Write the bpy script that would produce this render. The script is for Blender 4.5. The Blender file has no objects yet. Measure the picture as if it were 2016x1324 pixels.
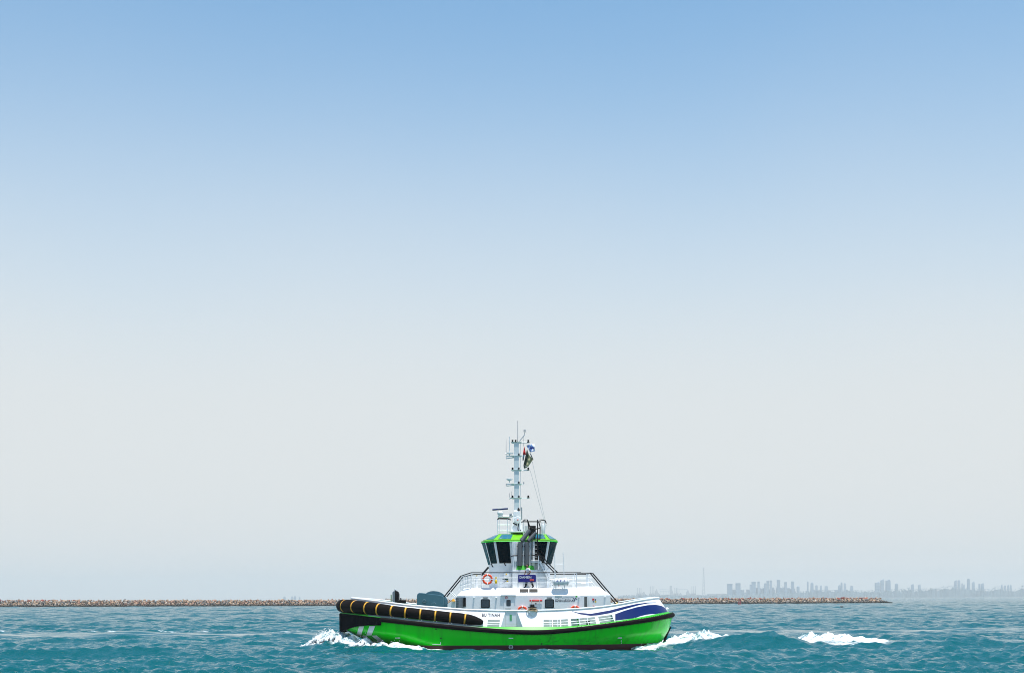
import bpy, math, random
import numpy as np
from mathutils import Vector, Matrix

random.seed(7)
RNG = np.random.default_rng(7)
SC = bpy.context.scene
COL = SC.collection

# ---------------------------------------------------------------- camera
F = 2800.0      # focal length in photo pixels (photo 2016 x 1324)
D0 = 105.0      # camera to the tug's centre line, m
HC = 3.60       # camera height above the water, m
HY = 1176.9     # photo row of the horizon at the middle column
ROLL = 0.0042   # slight roll: the horizon drops to the left
cam = bpy.data.cameras.new('camera')
cam.sensor_width = 36.0
cam.lens = 36.0 * F / 2016.0
cam.shift_y = (HY - 662.0) / 2016.0
cam.clip_start = 0.5
cam.clip_end = 60000.0
camo = bpy.data.objects.new('camera', cam)
camo.location = (0, -D0, HC)
camo.rotation_euler = (Matrix.Rotation(math.radians(90), 3, 'X') @ Matrix.Rotation(-ROLL, 3, 'Z')).to_euler()
COL.objects.link(camo)
SC.camera = camo

# ---------------------------------------------------------------- sky, sun, exposure
SUN = Vector((0.10, -0.16, 0.98)).normalized()      # towards the sun
elev = math.asin(SUN.z)
azim = math.atan2(SUN.x, SUN.y)
world = bpy.data.worlds.new('World')
SC.world = world
world.use_nodes = True
wn, wl = world.node_tree.nodes, world.node_tree.links
wn.clear()
wout = wn.new('ShaderNodeOutputWorld')
wbg = wn.new('ShaderNodeBackground')
sky = wn.new('ShaderNodeTexSky')
sky.sky_type = 'NISHITA'
sky.sun_disc = False
sky.sun_elevation = elev
sky.sun_rotation = azim
sky.altitude = 0
sky.air_density = 1.15
sky.dust_density = 0.4
sky.ozone_density = 1.2
# a deep layer of dusty haze: pale low down, thinning evenly with height all round
wtc = wn.new('ShaderNodeTexCoord')
wsp = wn.new('ShaderNodeSeparateXYZ')
wl.new(wtc.outputs['Generated'], wsp.inputs[0])
wrp = wn.new('ShaderNodeValToRGB')
wrp.color_ramp.interpolation = 'B_SPLINE'
for i, (pos, val) in enumerate(((0.0, 1.0), (0.14, .97), (0.22, .74), (0.32, .30), (0.42, .06), (0.8, .05))):
    e = wrp.color_ramp.elements[i] if i < 2 else wrp.color_ramp.elements.new(pos)
    e.position = pos; e.color = (val, val, val, 1)
# the haze top is uneven: broad faint drifts in every direction
wnz = wn.new('ShaderNodeTexNoise'); wnz.inputs['Scale'].default_value = 1.6; wnz.inputs['Detail'].default_value = 3; wnz.inputs['Roughness'].default_value = .45
wl.new(wtc.outputs['Generated'], wnz.inputs['Vector'])
wad = wn.new('ShaderNodeMath'); wad.operation = 'MULTIPLY_ADD'; wad.inputs[1].default_value = .11
wsb = wn.new('ShaderNodeMath'); wsb.operation = 'SUBTRACT'; wsb.inputs[1].default_value = .055
wl.new(wnz.outputs['Fac'], wad.inputs[0]); wl.new(wsp.outputs['Z'], wad.inputs[2])
wl.new(wad.outputs[0], wsb.inputs[0]); wl.new(wsb.outputs[0], wrp.inputs[0])
wmx = wn.new('ShaderNodeMix'); wmx.data_type = 'RGBA'
wmx.inputs[7].default_value = (5.35, 5.45, 5.45, 1)
wl.new(wrp.outputs[0], wmx.inputs[0])
wtn = wn.new('ShaderNodeMix'); wtn.data_type = 'RGBA'; wtn.blend_type = 'MULTIPLY'; wtn.inputs[0].default_value = 1.0
wtn.inputs[7].default_value = (.62, 1.02, 1.14, 1)
wl.new(sky.outputs[0], wtn.inputs[6])
wl.new(wtn.outputs[2], wmx.inputs[6])
wbg.inputs['Strength'].default_value = 0.112
wl.new(wmx.outputs[2], wbg.inputs['Color'])
wl.new(wbg.outputs[0], wout.inputs['Surface'])

sl = bpy.data.lights.new('sun', 'SUN')
sl.energy = 4.1
sl.angle = math.radians(0.6)
sl.color = (1.0, 0.96, 0.90)
so = bpy.data.objects.new('sun', sl)
so.rotation_euler = SUN.to_track_quat('Z', 'Y').to_euler()
so.location = (0, 0, 400)
COL.objects.link(so)

vs = SC.view_settings
vs.view_transform = 'Standard'
vs.look = 'None'
vs.exposure = 0.38
vs.gamma = 1.0
vs.use_curve_mapping = False
SC.cycles.volume_bounces = 2
SC.cycles.filter_width = 1.0
SC.cycles.max_bounces = 8
SC.cycles.sample_clamp_indirect = 6.0
SC.cycles.sample_clamp_direct = 3.0

# ---------------------------------------------------------------- helpers
def P(px, py, y):
    """photo pixel -> point on the vertical plane at depth y (tug centre line = 0)"""
    d = D0 + y
    u = px - 1008.0 - ROLL * (py - HY); v = py - HY + ROLL * (px - 1008.0)
    return Vector((u * d / F, y, HC - v * d / F))

def X(px, y):
    return (px - 1008.0) * (D0 + y) / F

def Z(py, y):
    return HC - (py - HY) * (D0 + y) / F

def interp(pts, x):
    xs = [p[0] for p in pts]; ys = [p[1] for p in pts]
    return float(np.interp(x, xs, ys))

def mat(name, col, rough=0.5, metal=0.0, noise=0.0, nscale=3.0, bump=0.0, bscale=20.0, coat=0.0, spec=0.5, emit=None):
    """procedural paint / metal: base colour with soft uneven wear and optional relief"""
    m = bpy.data.materials.new(name)
    m.use_nodes = True
    nt = m.node_tree
    b = nt.nodes['Principled BSDF']
    b.inputs['Roughness'].default_value = rough
    b.inputs['Metallic'].default_value = metal
    b.inputs['Specular IOR Level'].default_value = spec
    b.inputs['Coat Weight'].default_value = coat
    b.inputs['Coat Roughness'].default_value = 0.08
    b.inputs['Base Color'].default_value = (*col, 1)
    if noise > 0:
        tc = nt.nodes.new('ShaderNodeTexCoord')
        n = nt.nodes.new('ShaderNodeTexNoise')
        n.inputs['Scale'].default_value = nscale
        n.inputs['Detail'].default_value = 6
        n.inputs['Roughness'].default_value = 0.65
        mx = nt.nodes.new('ShaderNodeMix'); mx.data_type = 'RGBA'
        mx.inputs[6].default_value = (*[c * (1 - noise) for c in col], 1)
        mx.inputs[7].default_value = (*[min(1, c * (1 + noise)) for c in col], 1)
        nt.links.new(tc.outputs['Object'], n.inputs['Vector'])
        nt.links.new(n.outputs['Fac'], mx.inputs[0])
        nt.links.new(mx.outputs[2], b.inputs['Base Color'])
    if bump > 0:
        tc = nt.nodes.new('ShaderNodeTexCoord')
        n = nt.nodes.new('ShaderNodeTexNoise')
        n.inputs['Scale'].default_value = bscale
        n.inputs['Detail'].default_value = 4
        bp = nt.nodes.new('ShaderNodeBump')
        bp.inputs['Strength'].default_value = bump
        bp.inputs['Distance'].default_value = 0.02
        nt.links.new(tc.outputs['Object'], n.inputs['Vector'])
        nt.links.new(n.outputs['Fac'], bp.inputs['Height'])
        nt.links.new(bp.outputs[0], b.inputs['Normal'])
    return m

class MB:
    """collects shapes and links them as one mesh object"""
    def __init__(s):
        s.v = []; s.f = []
    def add(s, vs, fs):
        o = len(s.v)
        s.v += [tuple(p) for p in vs]
        s.f += [tuple(i + o for i in f) for f in fs]
        return s
    def box(s, c, size, rot=None):
        hx, hy, hz = size[0] / 2, size[1] / 2, size[2] / 2
        vs = [Vector((x * hx, y * hy, z * hz)) for z in (-1, 1) for y in (-1, 1) for x in (-1, 1)]
        if rot is not None:
            vs = [rot @ p for p in vs]
        c = Vector(c)
        return s.add([p + c for p in vs], [(0, 2, 3, 1), (4, 5, 7, 6), (0, 1, 5, 4), (2, 6, 7, 3), (0, 4, 6, 2), (1, 3, 7, 5)])
    def box2(s, a, b):
        a, b = Vector(a), Vector(b)
        return s.box((a + b) / 2, [abs(q) for q in (b - a)])
    def tube(s, pts, r, n=6, cap=True, closed=False):
        pts = [Vector(p) for p in pts]
        k = len(pts)
        rr = r if isinstance(r, (list, tuple)) else [r] * k
        rings = []
        up = Vector((0, 0, 1))
        for i, p in enumerate(pts):
            if closed:
                t = pts[(i + 1) % k] - pts[(i - 1) % k]
            else:
                t = pts[min(i + 1, k - 1)] - pts[max(i - 1, 0)]
            t.normalize()
            a = Vector((0, 0, 1)) if abs(t.z) < 0.9 else Vector((1, 0, 0))
            u = t.cross(a).normalized(); w = t.cross(u).normalized()
            rings.append([p + (u * math.cos(2 * math.pi * j / n) + w * math.sin(2 * math.pi * j / n)) * rr[i] for j in range(n)])
        vs = [q for ring in rings for q in ring]
        fs = []
        for i in range(k if closed else k - 1):
            i2 = (i + 1) % k
            for j in range(n):
                j2 = (j + 1) % n
                fs.append((i * n + j, i2 * n + j, i2 * n + j2, i * n + j2))
        if cap and not closed:
            fs.append(tuple(range(n))[::-1]); fs.append(tuple((k - 1) * n + j for j in range(n)))
        return s.add(vs, fs)
    def prism(s, poly, off):
        """polygon (list of points) extruded by vector off"""
        n = len(poly); off = Vector(off)
        vs = [Vector(p) for p in poly] + [Vector(p) + off for p in poly]
        fs = [tuple(range(n))[::-1], tuple(range(n, 2 * n))]
        fs += [(i, (i + 1) % n, n + (i + 1) % n, n + i) for i in range(n)]
        return s.add(vs, fs)
    def loft(s, rings, closed=True, cap0=True, cap1=True):
        n = len(rings[0]); k = len(rings)
        vs = [p for r in rings for p in r]
        fs = []
        for i in range(k - 1):
            for j in range(n if closed else n - 1):
                j2 = (j + 1) % n
                fs.append((i * n + j, i * n + j2, (i + 1) * n + j2, (i + 1) * n + j))
        if cap0: fs.append(tuple(range(n))[::-1])
        if cap1: fs.append(tuple((k - 1) * n + j for j in range(n)))
        return s.add(vs, fs)
    def lathe(s, prof, c, axis='z', n=12):
        """prof: list of (radius, height) about an axis through c"""
        c = Vector(c); rings = []
        for r, h in prof:
            ring = []
            for j in range(n):
                a = 2 * math.pi * j / n
                q = (r * math.cos(a), r * math.sin(a), h)
                if axis == 'x': q = (q[2], q[0], q[1])
                if axis == 'y': q = (q[0], q[2], q[1])
                ring.append(c + Vector(q))
            rings.append(ring)
        return s.loft(rings)
    def sphere(s, c, r, n=10, m=6, sc=(1, 1, 1)):
        prof = [(max(1e-4, math.sin(math.pi * i / m)) * r, -math.cos(math.pi * i / m) * r) for i in range(m + 1)]
        o = len(s.v)
        s.lathe(prof, (0, 0, 0), 'z', n)
        for i in range(o, len(s.v)):
            p = s.v[i]
            s.v[i] = (p[0] * sc[0] + c[0], p[1] * sc[1] + c[1], p[2] * sc[2] + c[2])
        return s
    def build(s, name, material, parent=None, smooth=False, bevel=0.0, solid=0.0, fix=True):
        me = bpy.data.meshes.new(name)
        me.from_pydata(s.v, [], s.f)
        if fix:
            import bmesh
            bm = bmesh.new(); bm.from_mesh(me)
            bmesh.ops.recalc_face_normals(bm, faces=bm.faces)
            bm.to_mesh(me); bm.free()
        me.materials.append(material)
        if smooth:
            me.polygons.foreach_set('use_smooth', [True] * len(me.polygons))
            if smooth != 'all':
                me.set_sharp_from_angle(angle=math.radians(40))
        o = bpy.data.objects.new(name, me)
        COL.objects.link(o)
        if parent is not None:
            o.parent = parent
        if solid:
            md = o.modifiers.new('thick', 'SOLIDIFY'); md.thickness = abs(solid); md.offset = -1 if solid > 0 else 1
        if bevel:
            md = o.modifiers.new('bevel', 'BEVEL'); md.width = bevel; md.segments = 2; md.limit_method = 'ANGLE'
        return o

def empty(name, loc=(0, 0, 0)):
    o = bpy.data.objects.new(name, None)
    o.location = loc
    o.empty_display_size = 0.3
    COL.objects.link(o)
    return o

def tag(o, label=None, cat=None, group=None, kind=None):
    if label: o['label'] = label
    if cat: o['category'] = cat
    if group: o['group'] = group
    if kind: o['kind'] = kind
    return o

def settle(root, loc):
    """move a thing's root to its base while its parts stay put"""
    loc = Vector(loc)
    root.location = loc
    for c in root.children:
        c.location = c.location - loc
    return root

class Noise2:
    """tileable value noise on a lattice, for water and foam"""
    def __init__(s, seed, n=256):
        s.n = n
        s.g = np.random.default_rng(seed).random((n, n)).astype(np.float32)
    def at(s, x, y):
        xi = np.floor(x); yi = np.floor(y)
        fx = (x - xi).astype(np.float32); fy = (y - yi).astype(np.float32)
        fx = fx * fx * (3 - 2 * fx); fy = fy * fy * (3 - 2 * fy)
        i0 = xi.astype(np.int64) % s.n; j0 = yi.astype(np.int64) % s.n
        i1 = (i0 + 1) % s.n; j1 = (j0 + 1) % s.n
        g = s.g
        return (g[i0, j0] * (1 - fx) + g[i1, j0] * fx) * (1 - fy) + (g[i0, j1] * (1 - fx) + g[i1, j1] * fx) * fy
    def fbm(s, x, y, octv=4):
        a = 0.5; t = 0; w = 0
        for k in range(octv):
            t = t + a * s.at(x * 2 ** k + 17.3 * k, y * 2 ** k + 9.1 * k); w += a; a *= 0.55
        return t / w

# ================================================================ THE SETTING
# ---------------------------------------------------------------- sea
SEALVL = 0.0
NZ1, NZ2 = Noise2(11), Noise2(23)

# hull outline at the water, used by wake and hull alike: x, half breadth
def gauss(x, y, cx, cy, rx, ry):
    return np.exp(-((x - cx) / rx) ** 2 - ((y - cy) / ry) ** 2)

BOW_BLOBS = [(-13.6, -0.9, 1.5, 2.2, .80), (-12.3, -2.4, 1.1, 1.2, .75), (-11.4, -3.7, .9, .8, .62), (-10.4, -4.7, .9, .65, .55),
             (-9.2, -5.5, .9, .55, .48), (-8.0, -5.95, .9, .45, .36), (-6.8, -6.1, .9, .4, .22), (-5.8, -6.15, .8, .35, .12),
             (-12.6, 2.2, 1.2, 1.6, .7), (-11.2, 4.0, 1.0, .9, .6), (-9.5, 5.4, 1.2, .7, .5), (-7.5, 6.1, 1.2, .5, .35)]
STERN_BLOBS = [(9.3, -4.1, .9, .8, .34), (10.3, -3.0, 1.0, 1.0, .42), (11.6, -2.0, 1.1, 1.4, .50), (13.0, 1.0, 1.6, 3.6, .74), (14.6, 2.6, 1.8, 4.2, .76),
               (16.4, 4.0, 1.8, 4.4, .62), (18.4, 2.4, 1.6, 3.6, .5), (10.5, 4.0, 2.0, 2.0, .5),
               (23.2, 5.2, 1.5, 2.4, .80), (25.2, 5.6, 1.4, 2.2, .66), (21.4, 4.2, 1.2, 1.8, .4), (27.4, 5.0, 1.4, 2.0, .4)]

def wake_height(x, y):
    """(height, foam 0..1, calm 0..1) of the tug's wash and older wakes"""
    n = NZ1.fbm(x * 1.3, y * 1.3, 5)
    n2 = NZ2.fbm(x * 3.1, y * 3.1, 3)
    h = np.zeros_like(x); foam = np.zeros_like(x)
    for cx, cy, rx, ry, a in BOW_BLOBS:
        g = gauss(x, y, cx, cy, rx, ry)
        h += a * .78 * g * (0.35 + 1.2 * n * n2 * 1.6)
        foam = np.maximum(foam, np.clip(g * 2.0, 0, 1))
    for cx, cy, rx, ry, a in STERN_BLOBS:
        g = gauss(x, y, cx, cy, rx, ry)
        h += a * .62 * g * (0.35 + 1.2 * n * n2 * 1.6)
        foam = np.maximum(foam, np.clip(g * 1.7, 0, 1))
    # smooth bow wave thrown up outside the foam
    h += .30 * gauss(x, y, -10.5, -6.9, 3.4, 1.0) + .22 * gauss(x, y, -13.5, -4.6, 2.2, 1.4)
    h += .08 * gauss(x, y, 2.6, -6.7, 1.6, .8) - .16 * gauss(x, y, -2.8, -6.6, 3.0, 1.2) - .16 * gauss(x, y, 6.8, -5.6, 2.4, 1.6)
    # the steep crest standing off the quarter and its long tail
    yr = -3.4 + 0.02 * (x - 18.5)
    s = np.where(x < 18.4, 2.7, 2.9)
    amp = .80 * np.exp(-((x - 18.3) / s) ** 2) + .34 * np.exp(-((x - 24.0) / 3.6) ** 2) + .30 * np.exp(-((x - 31.0) / 6.0) ** 2) + .30 * np.exp(-((x - 14.2) / 2.2) ** 2)
    w = np.where(y < yr, 2.2, 1.2)
    crest = amp * np.exp(-((y - yr) / w) ** 2)
    h += crest
    foam = np.maximum(foam, np.clip(1.1 * np.exp(-((y - yr - 0.55) / .35) ** 2) * np.clip(amp - .25, 0, 1) * 1.8, 0, 1))
    # foam sheet between crest and the second breaker
    foam = np.maximum(foam, .9 * np.exp(-((x - 25.5) / 6.5) ** 2 - ((y + 1.2 - .02 * (x - 25)) / 1.3) ** 2))
    # lacy foam trailing between the patches of wash
    foam = np.maximum(foam, .58 * np.exp(-((x - 19.5) / 8.5) ** 2 - ((y - 2.6) / 4.8) ** 2) + .22 * np.exp(-((x - 33.0) / 9.0) ** 2 - ((y - 4.0) / 3.0) ** 2))
    foam = np.maximum(foam, .50 * gauss(x, y, -13.0, -1.5, 3.4, 3.6) + .40 * gauss(x, y, -8.5, -6.6, 4.0, .9))
    foam = np.maximum(foam, .44 * gauss(x, y, 8.0, -5.9, 4.0, 1.0))
    # older swell left of frame
    yl = -14.5 + 0.9 * np.sin(x * .28 + 1.0)
    h += .34 * np.exp(-((x + 27.0) / 8.0) ** 2) * np.exp(-((y - yl) / 1.7) ** 2)
    # slick and foam streaks left by an earlier passage, lying behind the tug
    wob = 3.0 * (NZ1.fbm(x * .06, y * .02, 3) - .5)
    seen = 1 / (1 + np.exp(-(np.abs(x) - 9.0) / 2.5))
    st = NZ2.fbm(x * .12, y * .55, 4)
    band = np.exp(-np.abs((y - 39.0 - wob) / 11.0) ** 4)
    cl = seen * band * np.clip(1.0 + (st - .5) * 2.6, .3, 1)
    right = 1 / (1 + np.exp(-(x - 24) / 2.0))
    cl = np.maximum(cl, right * np.exp(-((y - 4.5 - .05 * (x - 30)) / 3.4) ** 2) * np.exp(-((x - 36) / 13.0) ** 2) * .9)
    sp = NZ1.fbm(x * .5, y * .8, 4)
    lf = np.where(x < -40, 1.15, .75)
    foam = np.maximum(foam, seen * (x < 0) * np.exp(-((y - 52.0 - wob) / 1.6) ** 2) * np.clip((sp - .30) * 3.4, 0, 1) * lf * .62)
    foam = np.maximum(foam, seen * (x < 0) * np.exp(-((y - 46.5 - wob) / .9) ** 2) * np.clip((sp - .42) * 4, 0, 1) * .5)
    foam = np.maximum(foam, seen * (x > 0) * np.exp(-((y - 51.0 - wob) / 1.5) ** 2) * np.clip((sp - .46) * 6, 0, 1) * .55 * np.exp(-((x - 16) / 18.) ** 2))
    foam = np.maximum(foam, seen * np.exp(-((y - 57.0 - wob) / 1.5) ** 2) * np.clip((sp - .56) * 7, 0, 1) * .5)
    return h, foam, cl

def build_sea():
    rows = np.concatenate([np.linspace(-260, 44, 16), 46 * 1.0023 ** np.arange(0, int(math.log(1000 / 46) / math.log(1.0023))),
                           1000 * 1.06 ** np.arange(0, 48)])
    fine = np.arange(-0.43, 0.4301, 0.00165)
    coarse = 0.43 + np.array([.01, .03, .06, .1, .16, .25, .4, .7, 1.2, 2.0, 3.0])
    u = np.concatenate([-coarse[::-1], fine, coarse])
    s = np.clip(rows, 50, 3000)
    xx = (u[None, :] * s[:, None]).astype(np.float32)
    dd = np.repeat(rows[:, None], len(u), 1).astype(np.float32)
    yy = dd - D0
    cell = np.clip(dd, 50, None) * 0.0018
    cell = np.where(np.abs(u)[None, :] > .44, cell * 12, cell)
    zz = np.zeros_like(xx)
    ox = np.zeros_like(xx); oy = np.zeros_like(xx)
    r = np.random.default_rng(5)
    wh, foam, calm = wake_height(xx, yy)
    gust = 0.55 + 0.9 * NZ1.fbm(xx * .03 + 40, yy * .018 + 9, 3)
    hullside = np.exp(-np.clip(np.abs(yy) - 6.5, 0, None) ** 2 / 3.0) * (np.abs(xx) < 11)
    quiet = (1 - .93 * calm) * gust * (1 - .45 * hullside)
    for k in range(110):
        lam = 0.55 * (13.0 / 0.55) ** (r.random() ** 2.0)
        ang = math.radians(-68 + r.normal(0, 34))
        kk = 2 * math.pi / lam
        amp = (0.0100 * lam ** 0.80 if lam < 2.2 else 0.0085 * lam ** 0.85) * (0.6 + .8 * r.random())
        if lam > 7: amp *= .7
        dx, dy = math.cos(ang), math.sin(ang)
        att = np.clip((lam / cell - 2.0) / 2.5, 0, 1) * amp
        ph = kk * (dx * xx + dy * yy) + r.random() * 6.283
        c, sn = np.cos(ph), np.sin(ph)
        q = att * (quiet if lam < 5 else (1.0 - .6 * hullside))
        zz += q * c
        ox -= dx * q * .5 * sn; oy -= dy * q * .5 * sn
    # keep the water below the hull's deck inside the hull
    zz += wh
    xx2 = xx + ox; yy2 = yy + oy
    inside = (np.abs(xx) < 9.5) & (np.abs(yy) < 4.6)
    zz[inside] = np.minimum(zz[inside], -.25)
    R, C = xx.shape
    co = np.stack([xx2, yy2, zz], -1).reshape(-1, 3).astype(np.float32)
    idx = np.arange(R * C).reshape(R, C)
    quads = np.stack([idx[:-1, :-1], idx[:-1, 1:], idx[1:, 1:], idx[1:, :-1]], -1).reshape(-1, 4)
    me = bpy.data.meshes.new('sea')
    nq = len(quads)
    me.vertices.add(len(co)); me.vertices.foreach_set('co', co.ravel())
    me.loops.add(nq * 4); me.loops.foreach_set('vertex_index', quads.ravel().astype(np.int32))
    me.polygons.add(nq)
    me.polygons.foreach_set('loop_start', np.arange(0, nq * 4, 4, dtype=np.int32))
    me.polygons.foreach_set('use_smooth', np.ones(nq, dtype=bool))
    me.update(calc_edges=True)
    coarse = np.clip((cell - .45) / 1.2, 0, 1)
    for nm, arr in (('foam', foam), ('calm', calm), ('coarse', coarse)):
        a = me.attributes.new(nm, 'FLOAT', 'POINT')
        a.data.foreach_set('value', np.ascontiguousarray(arr, dtype=np.float32).ravel())
    o = bpy.data.objects.new('sea', me)
    COL.objects.link(o)
    tag(o, 'choppy teal sea with pale slicks and patches of white foam', 'sea', kind='structure')
    # material
    m = bpy.data.materials.new('sea_water'); m.use_nodes = True
    nt = m.node_tree; N = nt.nodes; L = nt.links
    b = N['Principled BSDF']; out = N['Material Output']
    b.inputs['IOR'].default_value = 1.333
    geo = N.new('ShaderNodeNewGeometry')
    af = N.new('ShaderNodeAttribute'); af.attribute_name = 'foam'
    ac = N.new('ShaderNodeAttribute'); ac.attribute_name = 'calm'
    # water colour: teal, drifting slowly between greener and bluer
    nb = N.new('ShaderNodeTexNoise'); nb.inputs['Scale'].default_value = 0.035; nb.inputs['Detail'].default_value = 3
    L.new(geo.outputs['Position'], nb.inputs['Vector'])
    mc = N.new('ShaderNodeMix'); mc.data_type = 'RGBA'
    mc.inputs[6].default_value = (0.000, 0.072, 0.086, 1); mc.inputs[7].default_value = (0.001, 0.104, 0.120, 1)
    L.new(nb.outputs['Fac'], mc.inputs[0])
    L.new(mc.outputs[2], b.inputs['Base Color'])
    b.inputs['Roughness'].default_value = 0.06
    # ripples too small to mesh
    sq = N.new('ShaderNodeVectorMath'); sq.operation = 'MULTIPLY'; sq.inputs[1].default_value = (0.8, 1.5, 1.0)
    L.new(geo.outputs['Position'], sq.inputs[0])
    n1 = N.new('ShaderNodeTexNoise'); n1.inputs['Scale'].default_value = 1.6; n1.inputs['Detail'].default_value = 4; n1.inputs['Roughness'].default_value = .62
    L.new(sq.outputs[0], n1.inputs['Vector'])
    cs = N.new('ShaderNodeMath'); cs.operation = 'MULTIPLY_ADD'; cs.inputs[1].default_value = -0.92; cs.inputs[2].default_value = 1.0
    L.new(ac.outputs['Fac'], cs.inputs[0])
    bp = N.new('ShaderNodeBump'); bp.inputs['Distance'].default_value = 0.15
    L.new(cs.outputs[0], bp.inputs['Strength'])
    L.new(n1.outputs['Fac'], bp.inputs['Height'])
    # where the mesh is too coarse to carry the chop, relief takes it over
    acs = N.new('ShaderNodeAttribute'); acs.attribute_name = 'coarse'
    n5 = N.new('ShaderNodeTexNoise'); n5.inputs['Scale'].default_value = .42; n5.inputs['Detail'].default_value = 5; n5.inputs['Roughness'].default_value = .6
    L.new(sq.outputs[0], n5.inputs['Vector'])
    bp2 = N.new('ShaderNodeBump'); bp2.inputs['Distance'].default_value = .75
    L.new(acs.outputs['Fac'], bp2.inputs['Strength']); L.new(n5.outputs['Fac'], bp2.inputs['Height']); L.new(bp.outputs[0], bp2.inputs['Normal'])
    L.new(bp2.outputs[0], b.inputs['Normal'])
    # foam: broken, matte white
    fb = N.new('ShaderNodeBsdfDiffuse'); fb.inputs['Color'].default_value = (.80, .84, .85, 1)
    nf = N.new('ShaderNodeTexNoise'); nf.inputs['Scale'].default_value = 2.6; nf.inputs['Detail'].default_value = 7; nf.inputs['Roughness'].default_value = .72
    sq2 = N.new('ShaderNodeVectorMath'); sq2.operation = 'MULTIPLY'; sq2.inputs[1].default_value = (0.42, 1.1, 1.0)
    L.new(geo.outputs['Position'], sq2.inputs[0]); L.new(sq2.outputs[0], nf.inputs['Vector'])
    add = N.new('ShaderNodeMath'); add.operation = 'ADD'
    L.new(af.outputs['Fac'], add.inputs[0]); L.new(nf.outputs['Fac'], add.inputs[1])
    rmp = N.new('ShaderNodeMapRange'); rmp.inputs['From Min'].default_value = .86; rmp.inputs['From Max'].default_value = 1.16
    L.new(add.outputs[0], rmp.inputs['Value'])
    mx = N.new('ShaderNodeMixShader')
    L.new(rmp.outputs[0], mx.inputs[0]); L.new(b.outputs[0], mx.inputs[1]); L.new(fb.outputs[0], mx.inputs[2])
    L.new(mx.outputs[0], out.inputs['Surface'])
    me.materials.append(m)
    return o
build_sea()

# ---------------------------------------------------------------- seabed / far shore
m_land = mat('shore_sand', (.33, .31, .27), .9, noise=.25, nscale=.02)
def shore():
    mb = MB()
    r = random.Random(3)
    pts = []
    n = 90
    for i in range(n + 1):
        t = i / n
        x = -900 + t * 5600
        y = 7900 + 150 * math.sin(t * 5) - 150 * max(0, t - .55) + r.uniform(-40, 40)
        pts.append((x, y))
    front = [Vector((x, y, -2)) for x, y in pts]
    f2 = [Vector((x, y + 12, 2.5 + r.uniform(0, 2.5))) for x, y in pts]
    f3 = [Vector((x, y + 500, 5 + r.uniform(0, 3))) for x, y in pts]
    back = [Vector((x, y + 1500, 5)) for x, y in pts]
    mb.loft([front, f2, f3, back], closed=False, cap0=False, cap1=False)
    o = mb.build('far_shore', m_land, fix=False)
    tag(o, kind='structure')
shore()

# ---------------------------------------------------------------- rubble breakwater
def rock_bases(n=14):
    import bmesh
    out = []
    r = np.random.default_rng(9)
    for k in range(n):
        bm = bmesh.new(); bmesh.ops.create_icosphere(bm, subdivisions=2 if k < 0 else 1, radius=1.0)
        v = np.array([p.co[:] for p in bm.verts]); f = np.array([[q.index for q in t.verts] for t in bm.faces])
        bm.free()
        # cut by random planes for a quarried look
        for c in range(7):
            nrm = r.normal(size=3); nrm /= np.linalg.norm(nrm)
            dlim = r.uniform(.52, .85)
            dd = v @ nrm
            v = v - np.outer(np.clip(dd - dlim, 0, None), nrm)
        v *= r.uniform(.75, 1.25, 3)
        out.append((v, f))
    return out

BW = [(-460, 770), (-330, 758), (-265, 750), (-187, 742), (-87, 728), (0, 742), (95, 770), (207, 792)]   # foot of the mole: x, distance from camera

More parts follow.
